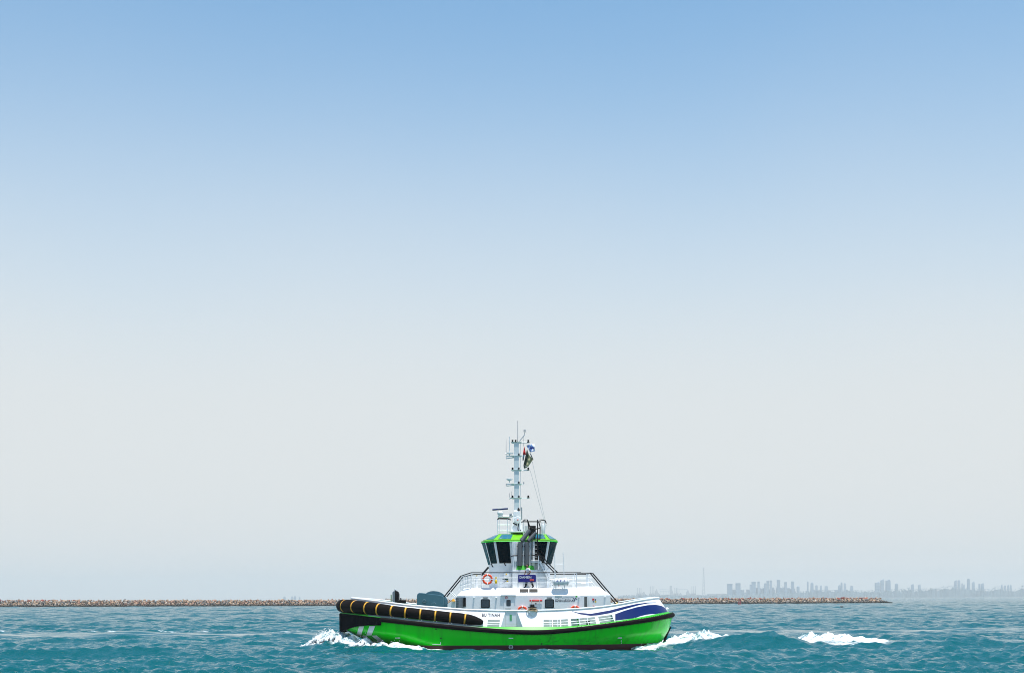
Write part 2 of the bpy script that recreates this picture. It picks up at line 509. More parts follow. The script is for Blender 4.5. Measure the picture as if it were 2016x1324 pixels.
def breakwater():
    root = empty('breakwater', (0, 740 - D0, 0))
    tag(root, 'long low breakwater of piled tan and grey rocks behind the tug', 'breakwater')
    xs = np.array([p[0] for p in BW], float); ds = np.array([p[1] for p in BW], float)
    bases = rock_bases()
    r = np.random.default_rng(31)
    V = []; Fc = []; C = []; off = 0
    L = np.concatenate([[0], np.cumsum(np.hypot(np.diff(xs), np.diff(ds)))])
    tot = L[-1]
    HT = 3.3
    def place(t, s_, zc, size, col):
        nonlocal off
        x = np.interp(t, L, xs); d = np.interp(t, L, ds)
        x2 = np.interp(min(t + 4, tot), L, xs); d2 = np.interp(min(t + 4, tot), L, ds)
        x1 = np.interp(max(t - 4, 0), L, xs); d1 = np.interp(max(t - 4, 0), L, ds)
        tx, ty = x2 - x1, d2 - d1; q = math.hypot(tx, ty); nx, ny = -ty / q, tx / q
        v, f = bases[r.integers(len(bases))]
        a, b_, c_ = r.uniform(0, 6.28, 3)
        R = np.array(Matrix.Rotation(a, 3, 'X') @ Matrix.Rotation(b_, 3, 'Y') @ Matrix.Rotation(c_, 3, 'Z'))
        w = (v * size * np.array([1.15, 1, .8])) @ R.T + np.array([x + nx * s_, d - D0 + ny * s_, zc])
        V.append(w); Fc.append(f + off); off += len(w); C.append(np.repeat(np.array([col]), len(w), 0))
    t = 0.0
    tan = np.array([.52, .37, .25]); pink = np.array([.47, .27, .19]); grey = np.array([.28, .27, .26]); pale = np.array([.60, .53, .45]); red = np.array([.42, .10, .06])
    def colour(t, hgt):
        fr = t / tot
        q = r.random()
        end = fr > .80 or fr < .34
        base = (tan if q < .5 else pink if q < .70 else grey if q < .88 else pale)
        if end and q > .45:
            base = pale * .92 if q > .7 else grey * .9
        if hgt > .93 and end and r.random() < .55:
            base = red if r.random() < .45 else pink
        return base * r.uniform(.48, .95) * np.array([1.04, .97, .92])
    while t < tot:
        fr = t / tot
        step = r.uniform(.75, 1.15)
        for j in range(7):
            u = (j + r.uniform(-.3, .3)) / 6
            u = min(max(u, 0), 1.02)
            hh = HT - .1 - .35 * fr + 1.9 * max(0, .50 - fr)
            place(t + r.uniform(-.4, .4), u * 4.2, -.25 + u * hh + r.uniform(-.12, .12), r.uniform(.38, .72) * (1.5 if r.random() < .16 else 1), colour(t, u))
        if r.random() < .8:
            place(t, 5.2, hh - .1 + r.uniform(-.1, .3), r.uniform(.45, .75), colour(t, 1))
        t += step
    # low tumbled tail at the outer end
    for k in range(46):
        place(tot - 1 + 0.0, r.uniform(.3, 4.5), r.uniform(-.2, 1.6), r.uniform(.5, .9), grey * .7)
    tx = xs[-1]; td = ds[-1]
    for k in range(60):
        q = r.random() ** 1.3
        v, f = bases[r.integers(len(bases))]
        sz = r.uniform(.5, .95)
        a = r.uniform(0, 6.28)
        R = np.array(Matrix.Rotation(a, 3, 'X') @ Matrix.Rotation(a * 3, 3, 'Z'))
        w = (v * sz) @ R.T + np.array([tx + .4 + q * 4.6, td - D0 + r.uniform(0, 4), -.3 + (1 - q) * r.uniform(.4, 1.5)])
        V.append(w); Fc.append(f + off); off += len(w); C.append(np.repeat(np.array([grey * r.uniform(.4, .9)]), len(w), 0))
    V = np.concatenate(V); Fc = np.concatenate(Fc); C = np.concatenate(C)
    V[:, 1] -= (740 - D0)
    me = bpy.data.meshes.new('rocks')
    me.from_pydata(V.tolist(), [], Fc.tolist())
    at = me.color_attributes.new('rock_colour', 'FLOAT_COLOR', 'POINT')
    at.data.foreach_set('color', np.concatenate([C, np.ones((len(C), 1))], 1).astype(np.float32).ravel())
    m = bpy.data.materials.new('quarry_rock'); m.use_nodes = True
    nt = m.node_tree; N = nt.nodes; Lk = nt.links; b = N['Principled BSDF']
    ca = N.new('ShaderNodeAttribute'); ca.attribute_name = 'rock_colour'
    geo = N.new('ShaderNodeNewGeometry')
    sp = N.new('ShaderNodeSeparateXYZ'); Lk.new(geo.outputs['Position'], sp.inputs[0])
    nz = N.new('ShaderNodeTexNoise'); nz.inputs['Scale'].default_value = .8; nz.inputs['Detail'].default_value = 4
    Lk.new(geo.outputs['Position'], nz.inputs['Vector'])
    # weed-stained tidal zone
    ad = N.new('ShaderNodeMath'); ad.operation = 'MULTIPLY_ADD'; ad.inputs[1].default_value = -.7; Lk.new(nz.outputs['Fac'], ad.inputs[0]); Lk.new(sp.outputs['Z'], ad.inputs[2])
    rg = N.new('ShaderNodeMapRange'); rg.inputs['From Min'].default_value = .15; rg.inputs['From Max'].default_value = 1.15
    Lk.new(ad.outputs[0], rg.inputs['Value'])
    mx = N.new('ShaderNodeMix'); mx.data_type = 'RGBA'; mx.inputs[6].default_value = (.018, .019, .016, 1)
    Lk.new(rg.outputs[0], mx.inputs[0]); Lk.new(ca.outputs['Color'], mx.inputs[7])
    Lk.new(mx.outputs[2], b.inputs['Base Color']); b.inputs['Roughness'].default_value = .85
    me.materials.append(m)
    o = bpy.data.objects.new('rock_armour', me); COL.objects.link(o); o.parent = root
    o['kind'] = 'stuff'
    # core of the mole, near black to paint the shade between the rocks
    mb = MB()
    A = []; B = []; Cc = []; Dd = []
    for x, d in BW:
        y = d - 740
        A.append(Vector((x, y + .9, -1.0))); B.append(Vector((x - 1, y + 4.4, 2.7))); Cc.append(Vector((x - 3, y + 9, 2.8))); Dd.append(Vector((x - 5, y + 14, -1)))
    mb.loft([A, B, Cc, Dd], closed=False, cap0=False, cap1=False)
    mb.build('core', mat('mole_core_shade', (.03, .028, .026), .95), root, fix=False)
breakwater()

# ================================================================ THE TUG
from mathutils.bvhtree import BVHTree
M = {}
M['green'] = mat('hull_green', (.001, .66, .002), .27, bump=.35, bscale=1.1, noise=.07, nscale=.9, spec=.3, coat=.08)
M['sunlitgreen'] = mat('sunlit_roof_green', (.16, .52, .004), .40, noise=.06, nscale=1.2)  # the hull paint turned yellower: sunlight put into the roof's colour
M['red'] = mat('antifouling_red', (.055, .004, .003), .5, noise=.5, nscale=2.2)
M['rubber'] = mat('fender_rubber', (.007, .0045, .004), .75, spec=.10, noise=.45, nscale=4.0, bump=.35, bscale=16)
M['rubber_blue'] = mat('bow_rubber', (.001, .002, .005), .7, spec=.1, noise=.35, nscale=3.0)
M['white'] = mat('white_paint', (.82, .84, .85), .38, noise=.035, nscale=1.4)
M['grey'] = mat('grey_paint', (.30, .34, .36), .45, noise=.12, nscale=3)
M['deck'] = mat('deck_green', (.05, .16, .09), .7, noise=.25, nscale=2)
M['black'] = mat('black_paint', (.003, .003, .004), .55, spec=.25)
M['steel'] = mat('steel', (.55, .56, .57), .35, metal=.9, noise=.15, nscale=6)
M['pipe'] = mat('exhaust_pipe', (.12, .13, .14), .55, metal=.3, noise=.2, nscale=5)
M['glass'] = mat('dark_glass', (.001, .002, .006), .05, spec=.22)
M['skyglass'] = mat('sky_glass', (.015, .15, .22), .05, spec=.6, coat=.2)
M['winglass'] = mat('cabin_glass', (.008, .035, .055), .06, spec=.5)
M['navy'] = mat('navy_paint', (.001, .014, .115), .36, noise=.10, nscale=1.5, spec=.3)
M['yellow'] = mat('strap_yellow', (.80, .38, .015), .55, noise=.25, nscale=7)
M['gold'] = mat('yellow_plastic', (.85, .55, .01), .45)
M['winch'] = mat('winch_blue_grey', (.05, .15, .20), .42, noise=.10, nscale=3)
M['orange'] = mat('lifebuoy_orange', (.85, .07, .008), .45, noise=.08, nscale=6)
M['signred'] = mat('signal_red', (.62, .012, .012), .45)
M['mastgrey'] = mat('mast_paint', (.70, .76, .78), .40, noise=.05, nscale=2)
M['rope'] = mat('old_rope', (.42, .30, .16), .85, noise=.3, nscale=25, bump=.5, bscale=60)
M['lime'] = mat('lime_edge', (.03, .42, .01), .4)
M['textblue'] = mat('lettering_navy', (.006, .010, .035), .5)
M['signblue'] = mat('sign_blue', (.008, .006, .20), .35)
M['white2'] = mat('lettering_white', (.86, .87, .88), .5)
M['coral'] = mat('logo_coral', (.90, .12, .06), .5)
M['teal'] = mat('lettering_teal', (.06, .20, .22), .5)
M['palegrey'] = mat('lettering_grey', (.42, .47, .49), .5)
M['slate'] = mat('louvre_slate', (.17, .21, .24), .5, noise=.2, nscale=5)
M['brownblk'] = mat('vent_mesh', (.022, .016, .013), .7)

tug = empty('tugboat', (0, 0, 0))
tag(tug, 'green and white harbour tugboat with a tall mast and fat black bow fender, under way', 'tugboat')

# scuffs and rub marks on the green side
def add_scuffs(m):
    nt = m.node_tree; N = nt.nodes; L = nt.links; b = N['Principled BSDF']
    src = b.inputs['Base Color'].links[0].from_socket
    tc = N.new('ShaderNodeTexCoord')
    mp = N.new('ShaderNodeMapping'); mp.inputs['Rotation'].default_value = (0, .5, 0); mp.inputs['Scale'].default_value = (.55, .55, 1.1)
    L.new(tc.outputs['Object'], mp.inputs['Vector'])
    n1 = N.new('ShaderNodeTexNoise'); n1.inputs['Scale'].default_value = 2.4; n1.inputs['Detail'].default_value = 8; n1.inputs['Distortion'].default_value = .5
    L.new(mp.outputs[0], n1.inputs['Vector'])
    n2 = N.new('ShaderNodeTexNoise'); n2.inputs['Scale'].default_value = .42; n2.inputs['Detail'].default_value = 2
    L.new(tc.outputs['Object'], n2.inputs['Vector'])
    r1 = N.new('ShaderNodeMapRange'); r1.inputs['From Min'].default_value = .03; r1.inputs['From Max'].default_value = .0
    ab = N.new('ShaderNodeMath'); ab.operation = 'SUBTRACT'; ab.inputs[1].default_value = .5
    L.new(n1.outputs['Fac'], ab.inputs[0])
    a2 = N.new('ShaderNodeMath'); a2.operation = 'ABSOLUTE'; L.new(ab.outputs[0], a2.inputs[0])
    L.new(a2.outputs[0], r1.inputs['Value'])
    r2 = N.new('ShaderNodeMapRange'); r2.inputs['From Min'].default_value = .555; r2.inputs['From Max'].default_value = .68
    L.new(n2.outputs['Fac'], r2.inputs['Value'])
    mu = N.new('ShaderNodeMath'); mu.operation = 'MULTIPLY'; L.new(r1.outputs[0], mu.inputs[0]); L.new(r2.outputs[0], mu.inputs[1])
    m2 = N.new('ShaderNodeMath'); m2.operation = 'MULTIPLY'; m2.inputs[1].default_value = .5; L.new(mu.outputs[0], m2.inputs[0])
    mx = N.new('ShaderNodeMix'); mx.data_type = 'RGBA'; mx.inputs[7].default_value = (.004, .03, .004, 1)
    # run-down grime in vertical streaks
    mp2 = N.new('ShaderNodeMapping'); mp2.inputs['Scale'].default_value = (2.6, 2.6, .22); L.new(tc.outputs['Object'], mp2.inputs['Vector'])
    n3 = N.new('ShaderNodeTexNoise'); n3.inputs['Scale'].default_value = 1.3; n3.inputs['Detail'].default_value = 5; L.new(mp2.outputs[0], n3.inputs['Vector'])
    r3 = N.new('ShaderNodeMapRange'); r3.inputs['From Min'].default_value = .50; r3.inputs['From Max'].default_value = .78; r3.inputs['To Max'].default_value = .55; L.new(n3.outputs['Fac'], r3.inputs['Value'])
    mx0 = N.new('ShaderNodeMix'); mx0.data_type = 'RGBA'; mx0.inputs[7].default_value = (.012, .30, .01, 1)
    L.new(r3.outputs[0], mx0.inputs[0]); L.new(src, mx0.inputs[6]); src = mx0.outputs[2]
    L.new(m2.outputs[0], mx.inputs[0]); L.new(src, mx.inputs[6]); L.new(mx.outputs[2], b.inputs['Base Color'])
add_scuffs(M['green'])

# ---------------------------------------------------------------- outlines
class Outline:
    """port side of a plan curve, tau 0..1 bow sweep, 1..2 straight, 2..3 stern sweep"""
    def __init__(s, xL, xl0, xr0, xR, hb, nl, nr):
        s.p = (xL, xl0, xr0, xR, hb, nl, nr)
    def at(s, tau):
        xL, xl0, xr0, xR, hb, nl, nr = s.p
        if tau <= 1:
            a = max(tau, 0) * math.pi / 2
            return xl0 - (xl0 - xL) * max(math.cos(a), 0) ** (2 / nl), hb * math.sin(a) ** (2 / nl)
        if tau <= 2:
            return xl0 + (xr0 - xl0) * (tau - 1), hb
        a = (3 - min(tau, 3)) * math.pi / 2
        return xr0 + (xR - xr0) * max(math.cos(a), 0) ** (2 / nr), hb * math.sin(a) ** (2 / nr)
    def px(s, tau):
        x, h = s.at(tau)
        return 1008 + x * F / (D0 - h) + .15
    def tau_of(s, px):
        lo, hi = 0.0, 3.0
        for _ in range(50):
            m = (lo + hi) / 2
            if s.px(m) < px: lo = m
            else: hi = m
        return (lo + hi) / 2

O_deck = Outline(-12.50, -6.4, 3.0, 11.80, 6.02, 2.2, 2.15)
O_mid = Outline(-12.35, -6.3, 3.0, 11.55, 6.01, 2.15, 2.05)
O_water = Outline(-10.0, -4.4, 2.6, 11.02, 5.94, 1.9, 1.85)
O_keel = Outline(-9.0, -3.5, 2.0, 9.6, 5.3, 1.9, 1.8)
O_bwb = Outline(-12.02, -6.4, 3.0, 11.48, 5.72, 2.2, 2.15)
O_bwt = Outline(-11.80, -6.2, 3.0, 10.80, 5.12, 2.2, 2.15)

C_bandtop = [(660, 1204.5), (751, 1215), (860, 1226.7), (930, 1233.5), (1000, 1238.5), (1050, 1240), (1080, 1239.6), (1120, 1235.6), (1150, 1232.5), (1220, 1223.5), (1290, 1213), (1331, 1203.5)]
C_bandbot = [(660, 1213), (751, 1223), (860, 1235), (930, 1241.7), (1000, 1247), (1050, 1248.5), (1080, 1247.5), (1120, 1244), (1150, 1240.8), (1220, 1231.8), (1290, 1222), (1331, 1212)]
C_bwbase = [(660, 1200), (750, 1209), (860, 1221), (940, 1231.5), (965, 1233), (1100, 1233), (1121, 1231.8), (1177, 1227), (1210, 1222), (1260, 1214), (1316, 1203)]
C_bwtop = [(690, 1177), (750, 1184), (810, 1192), (873, 1196.5), (914, 1200), (993, 1202), (1057, 1201.6), (1080, 1201.4), (1122, 1199), (1149, 1197.6), (1188, 1194), (1219, 1189.4), (1253, 1182.5), (1288, 1177), (1297, 1176.7)]

def zcurve(curve, x, h):
    px = 1008 + x * F / (D0 - h)
    return HC - (interp(curve, px) - HY + ROLL * (px - 1008)) * (D0 - h) / F

def smooth_curve(c, n=60):
    xs = np.array([p[0] for p in c], float); ys = np.array([p[1] for p in c], float)
    g = np.linspace(xs[0], xs[-1], n); v = np.interp(g, xs, ys)
    k = np.array([1, 4, 6, 4, 1]) / 16
    for _ in range(2):
        v = np.concatenate([v[:2], np.convolve(v, k, 'valid'), v[-2:]])
    return list(zip(g, v))
C_bandtop, C_bandbot, C_bwbase, C_bwtop = [smooth_curve(c) for c in (C_bandtop, C_bandbot, C_bwbase, C_bwtop)]

TAUS = [i / 26 for i in range(26)] + [1 + i / 18 for i in range(18)] + [2 + i / 34 for i in range(35)]

def loop(ring):
    """port points (bow..stern) -> closed ring with the mirrored starboard side"""
    return [Vector(p) for p in ring] + [Vector((p[0], -p[1], p[2])) for p in ring[-2:0:-1]]

ZPAINT = 0.34
def hull_pt(tau, w):
    """w 0 = paint line, 1 = under the rubbing band"""
    xd, hd = O_deck.at(tau); xm, hm = O_mid.at(tau); xw, hw = O_water.at(tau)
    zt = zcurve(C_bandbot, xd, hd)
    if tau < 1.2:
        k = min(1, w / .55); k = k ** .75
        a = max(0, (w - .55) / .45)
    else:
        k = min(1, w / .5); a = max(0, (w - .5) / .5); 
    x = xw + (xm - xw) * k; h = hw + (hm - hw) * k
    x += (xd - xm) * a; h += (hd - hm) * a
    return Vector((x, -h, ZPAINT + (zt - ZPAINT) * w))

mb = MB()
rings = [loop([hull_pt(t, w) for t in TAUS]) for w in (0, .08, .16, .25, .34, .44, .55, .68, .8, .9, 1.0)]
mb.loft(rings, cap0=False, cap1=False)
hull_bvh = BVHTree.FromPolygons([Vector(p) for p in mb.v], mb.f)
mb.build('hull', M['green'], tug, smooth='all')

mb = MB()
r0 = loop([(O_keel.at(t)[0], -O_keel.at(t)[1], -1.3) for t in TAUS])
r1 = loop([(O_water.at(t)[0] * .998, -O_water.at(t)[1] * .995, -.1) for t in TAUS])
r2 = loop([(*[q for q in (O_water.at(t)[0], -O_water.at(t)[1])], ZPAINT) for t in TAUS])
mb.loft([r0, r1, r2], cap1=False)
mb.build('boot_top', M['red'], tug, smooth='all')

# upper strake between rubbing band and bulwark, and the deck
def strake_top(t):
    x, h = O_bwb.at(t)
    return Vector((x, -h, zcurve(C_bwbase, x, h)))
mb = MB()
ra = []; rb = []
for t in TAUS:
    x, h = O_deck.at(t)
    zt = zcurve(C_bandtop, x, h) - .06
    ra.append((x, -h, zcurve(C_bandbot, x, h))); rb.append((x * .998, -h * .998, zt))
rc = [tuple(strake_top(t)) for t in TAUS]
mb.loft([loop(ra), loop(rb), loop(rc)], cap0=False, cap1=False)
mb.build('upper_strake', M['lime'], tug, smooth=True)
mb = MB()
rc = [tuple(strake_top(t) + Vector((0, 0, -.03))) for t in TAUS]
ring = loop(rc)
k = len(rc)
vs = [Vector(p) for p in rc] + [Vector((p[0], -p[1], p[2])) for p in rc]
fs = [(i, i + 1, k + i + 1, k + i) for i in range(k - 1)]
mb.add(vs, fs)
mb.build('deck', M['deck'], tug, fix=False)

# rubbing band: black half-round rubber
mb = MB()
path = []
tb = [t for t in np.linspace(O_deck.tau_of(748), 3, 110)]
for t in tb:
    x, h = O_deck.at(t)
    z = (zcurve(C_bandtop, x, h) + zcurve(C_bandbot, x, h)) / 2
    path.append(Vector((x + (0.02 if t > 2.7 else 0), -h - .03, z)))
full = path + [Vector((p[0], -p[1], p[2])) for p in path[-2::-1]]
mb.tube(full, .165, n=10)
mb.build('rubbing_band', M['rubber'], tug, smooth='all')
# pale worn line and lime flange over it
mb = MB()
mb.tube([p + Vector((0, .10, .165)) for p in path], .028, 5)
mb.tube([p + Vector((0, .16 if i < 100 else .05, -.17)) for i, p in enumerate(path)], .022, 5)
mb.build('flange', M['lime'], tug)
mb = MB()
for i in range(0, len(path) - 1, 1):
    a, b = path[i], path[i + 1]
    n = max(1, int((b - a).length / .32 + .5))
    for j in range(n):
        q = a.lerp(b, j / n)
        mb.box(q + Vector((0, .02, -.205)), (.032, .05, .032))
        if q.x > 4: mb.box(q + Vector((0, .04, .185)), (.035, .05, .03))
o = mb.build('flange_bolts', M['rubber_blue'], tug); o['kind'] = 'stuff'

# bow plate: tall black rubber pad wrapped round the bow
C_platebot = [(660, 1247), (667, 1246.5), (675, 1244), (682, 1239), (690, 1235.5), (700, 1232.8), (712, 1231), (730, 1230), (760, 1230)]
mb = MB()
t1 = O_deck.tau_of(750.5)
tp = list(np.linspace(0, t1, 46))
def plate(t, dz, off):
    x, h = O_deck.at(t)
    n = Vector((-1, -.02, 0)) if t < .01 else None
    x2, h2 = O_deck.at(min(t + .01, 1.6)); x1, h1 = O_deck.at(max(t - .01, 0))
    tg = Vector((x2 - x1, -(h2 - h1), 0)).normalized() if t > 0 else Vector((0, -1, 0))
    nn = Vector((tg.y, -tg.x, 0))
    p = Vector((x, -h, 0)) + nn * off
    zt = zcurve(C_bandtop, x, h); zb = zcurve(C_platebot, x, h)
    p.z = zt + (zb - zt) * dz
    return p
def mirror_path(pts):
    return [Vector((p.x, -p.y, p.z)) for p in pts[:0:-1]] + list(pts)
rows_ = []
for off, dz in ((.0, 0), (.16, 0.0), (.16, .5), (.15, 1.0), (.0, 1.0)):
    rows_.append(mirror_path([plate(t, dz, off) for t in tp]))
mb.loft(rows_, closed=False, cap0=False, cap1=False)
# end caps
for side in (0, -1):
    q = [r[side] for r in rows_]
    mb.add(q, [(0, 1, 2, 3, 4)])
bow_pad = mb.build('bow_pad', M['rubber_blue'], tug, smooth=True)
# vertical ribs moulded in the pad
mb = MB()
for i in range(1, 46):
    p = plate(tp[i], .03, .17); q = plate(tp[i], .97, .16)
    for s in (1, -1):
        mb.tube([Vector((p.x, p.y * s, p.z)), Vector((q.x, q.y * s, q.z))], .02, 4)
o = mb.build('pad_ribs', M['rubber_blue'], bow_pad); o['kind'] = 'stuff'
mb = MB()
mb.tube(mirror_path([plate(t, -.02, .12) for t in tp]), .03, 5)
mb.build('pad_flange', M['lime'], tug)

# ---------------------------------------------------------------- bow fender, strapped
O_f = Outline(-12.46, -6.4, 3.0, 11.8, 5.70, 2.15, 2.1)
C_fz = smooth_curve([(655, 1191), (690, 1192.5), (720, 1195.5), (750, 1199.2), (774, 1202), (799, 1204.8), (856, 1211), (914, 1217), (930, 1219.5), (941, 1222), (953, 1225.5)])
R_f = [(655, .47), (700, .47), (735, .45), (752, .42), (775, .38), (800, .375), (914, .37), (922, .365), (934, .31), (943, .24), (948, .19), (951, .10), (952, .05)]
te = O_f.tau_of(951)
STRAPS = [681.5, 700.5, 724, 746, 772, 799, 827.5, 857, 886.5, 915.5]
fp = []; fr = []
TF = list(np.linspace(0, te, 150))
s_tau = [O_f.tau_of(p) for p in STRAPS]
def fpt(t):
    x, h = O_f.at(t)
    return Vector((x, -h, zcurve(C_fz, x, h)))
def frad(t):
    return interp(R_f, O_f.px(t))
for t in TF:
    r_ = frad(t)
    dmin = min((fpt(t) - fpt(q)).length for q in s_tau)
    r_ *= 1 - .09 * math.exp(-(dmin / .10) ** 2)
    # drawn-in wrap marks along the tube
    fp.append(fpt(t)); fr.append(r_)
ptsf = [Vector((p.x, -p.y, p.z)) for p in fp[:0:-1]] + fp
radf = fr[:0:-1] + fr
mb = MB(); mb.tube(ptsf, radf, n=20)
fender = mb.build('bow_fender', M['rubber'], tug, smooth='all')
for k, t in enumerate(s_tau):
    for sgn in ((1, -1) if k < 5 else (1,)):
        a = fpt(t - .004 if t > .004 else 0); b = fpt(t + .004); c = fpt(t); tg = (b - a).normalized()
        r_ = frad(t) * .915 + .03
        p0, p1 = c - tg * .055, c + tg * .055
        if sgn < 0:
            p0, p1, c2 = [Vector((q.x, -q.y, q.z)) for q in (p0, p1, c)]
        mb = MB(); mb.tube([p0, p0.lerp(p1, .5), p1], [r_ * .985, r_, r_ * .985], n=22)
        mb.build('strap', M['yellow'], fender, smooth='all')
        if sgn > 0 and k > 3:
            for dx in (-.10, .10):
                mb = MB(); mb.sphere((c.x + dx, c.y - .12, c.z - frad(t) - .05), .045, 6, 4)
                mb.build('strap_shackle', M['white2'], fender)
# grey ledge carrying the fender
mb = MB()
A = []; B = []
for t in np.linspace(.6, te, 60):
    x, h = O_deck.at(t); zt = zcurve(C_bandtop, x, h)
    A.append(Vector((x, -h + .02, zt + .02)))
    x, h = O_f.at(t)
    B.append(Vector((x, -h + .1, zcurve(C_fz, x, h) - .30)))
mb.loft([A, B], closed=False, cap0=False, cap1=False)
mb.build('fender_ledge', M['grey'], tug, fix=False); mb = MB()
mb.loft([[Vector((p.x, -p.y, p.z)) for p in A], [Vector((p.x, -p.y, p.z)) for p in B]], closed=False, cap0=False, cap1=False)
mb.build('fender_ledge', M['grey'], tug, fix=False)

# ---------------------------------------------------------------- bulwark with freeing ports
OPEN = [(959, 983), (1070, 1086.5), (1088.5, 1103), (1105, 1119), (1125, 1174), (1181, 1209.5)]
GATE = (992.5, 1016.5)
VOP = .43
def bw(tau, v, off=0.0):
    x0, h0 = O_bwb.at(tau); x1, h1 = O_bwt.at(tau)
    a = Vector((x0, -h0, zcurve(C_bwbase, x0, h0))); b = Vector((x1, -h1, zcurve(C_bwtop, x1, h1)))
    p = a.lerp(b, v)
    return p
brk = set()
for a, b in OPEN: brk |= {a, b}
taus = sorted(set([t for t in TAUS if True] + [O_bwb.tau_of(p) for p in brk] + [O_bwb.tau_of(p) for p in (986, 993, 1016, 1029)]))
opens = [(O_bwb.tau_of(a), O_bwb.tau_of(b)) for a, b in OPEN]
tg0, tg1, tg2, tg3 = [O_bwb.tau_of(p) for p in (986, 993, 1016, 1029)]
def bulwark_side(sgn):
    mb = MB()
    vrows = (0, VOP * .5, VOP - .05, VOP, .7, 1.0)
    cols = [t for t in taus if not (tg0 + 1e-4 < t < tg3 - 1e-4)]
    def col(t, v):
        if abs(t - tg0) < 1e-4: return bw(tg0 + (tg1 - tg0) * v, v)
        if abs(t - tg3) < 1e-4: return bw(tg3 + (tg2 - tg3) * v, v)
        return bw(t, v)
    V = [[col(t, v) for t in cols] for v in vrows]
    nC = len(cols)
    vs = [p for r in V for p in r]
    if sgn < 0: vs = [Vector((p.x, -p.y, p.z)) for p in vs]
    fs = []
    for i in range(len(vrows) - 1):
        for j in range(nC - 1):
            tm = (cols[j] + cols[j + 1]) / 2
            if tg0 < tm < tg3: continue
            hole = any(a < tm < b for a, b in opens)
            if hole and i < 2: continue
            q = (i * nC + j, i * nC + j + 1, (i + 1) * nC + j + 1, (i + 1) * nC + j)
            if hole and i == 2:
                # rounded upper corners
                first = any(abs(cols[j] - a) < 1e-4 for a, b in opens); last = any(abs(cols[j + 1] - b) < 1e-4 for a, b in opens)
                continue
            fs.append(q if sgn > 0 else q[::-1])
    mb.add(vs, fs)
    return mb
mbs = bulwark_side(1)
bw_bvh = BVHTree.FromPolygons([Vector(p) for p in mbs.v], mbs.f)
mb2 = bulwark_side(-1)
mbs.add(mb2.v, mb2.f)
bulwark = mbs.build('bulwark', M['white'], tug, smooth='all', fix=False)
md = bulwark.modifiers.new('thick', 'SOLIDIFY'); md.thickness = .035; md.offset = -1
md = bulwark.modifiers.new('split', 'EDGE_SPLIT'); md.split_angle = math.radians(35)
# capping rail
mb = MB()
cap = [bw(t, 1.0) + Vector((0, 0, .02)) for t in TAUS]
mb.tube(cap + [Vector((p.x, -p.y, p.z)) for p in cap[-2:0:-1]], .075, 8, closed=True)
mb.build('capping_rail', M['white'], bulwark, smooth='all')
# gate recess: cheeks, gate leaf and the lower grid
gy = bw((tg1 + tg2) / 2, 1).y
def gz(v): return bw((tg1 + tg2) / 2, v).z
gl, gr = bw(tg1, 1), bw(tg2, 1)
mb = MB()
L0, L1 = bw(tg0, 0), bw(tg1, 1); R0, R1 = bw(tg3, 0), bw(tg2, 1)
lb = Vector((gl.x, gy, gz(0))); rb_ = Vector((gr.x, gy, gz(0)))
mb.add([L0, L1, lb], [(0, 1, 2)]); mb.build('gate_cheek', M['white'], bulwark, fix=False)
mb = MB(); mb.add([R0, R1, rb_], [(0, 2, 1)]); mb.build('gate_cheek', M['white'], bulwark, fix=False)
gate = MB(); gate.box2((gl.x + .03, gy - .02, gz(.16)), (gr.x - .03, gy + .02, gz(1.0) + .02))
g = gate.build('bulwark_gate', M['white'], bulwark)
mb = MB(); mb.box2((X(1003.2, gy), gy - .035, Z(1220.5, gy)), (X(1007.6, gy), gy - .015, Z(1209, gy)))
mb.build('gate_notice', mat('notice_green', (.10, .42, .18), .5), bulwark)
mb = MB(); mb.box2((gl.x + .02, gy - .02, gz(.05)), (gr.x - .02, gy + .02, gz(.12)))
mb.build('gate_sill_bar', M['white'], bulwark)
# bars in the freeing ports
for (pa, pb) in [(959, 983), (1070, 1119), (1125, 1174), (1181, 1209.5)]:
    ta, tb_ = O_bwb.tau_of(pa), O_bwb.tau_of(pb)
    for v in (.12, .27):
        mb = MB(); mb.tube([bw(t, v) + Vector((0, .03, 0)) for t in np.linspace(ta, tb_, 8)], .026, 5)
        mb.build('port_bar', M['white'], bulwark)
    nvert = {959: 0, 1070: 2, 1125: 2, 1181: 0}[pa]
    for k in range(nvert):
        t = ta + (tb_ - ta) * (k + 1) / (nvert + 1)
        mb = MB(); mb.tube([bw(t, 0), bw(t, VOP)], .03, 5)
        mb.build('port_bar', M['white'], bulwark)
# green post, dark bitt and yellow piece seen through the after ports
p = bw(O_bwb.tau_of(1139), .0); q = bw(O_bwb.tau_of(1139), VOP)
mb = MB(); mb.tube([p + Vector((0, .25, 0)), q + Vector((0, .2, 0))], .05, 6); mb.build('port_post', M['lime'], bulwark)

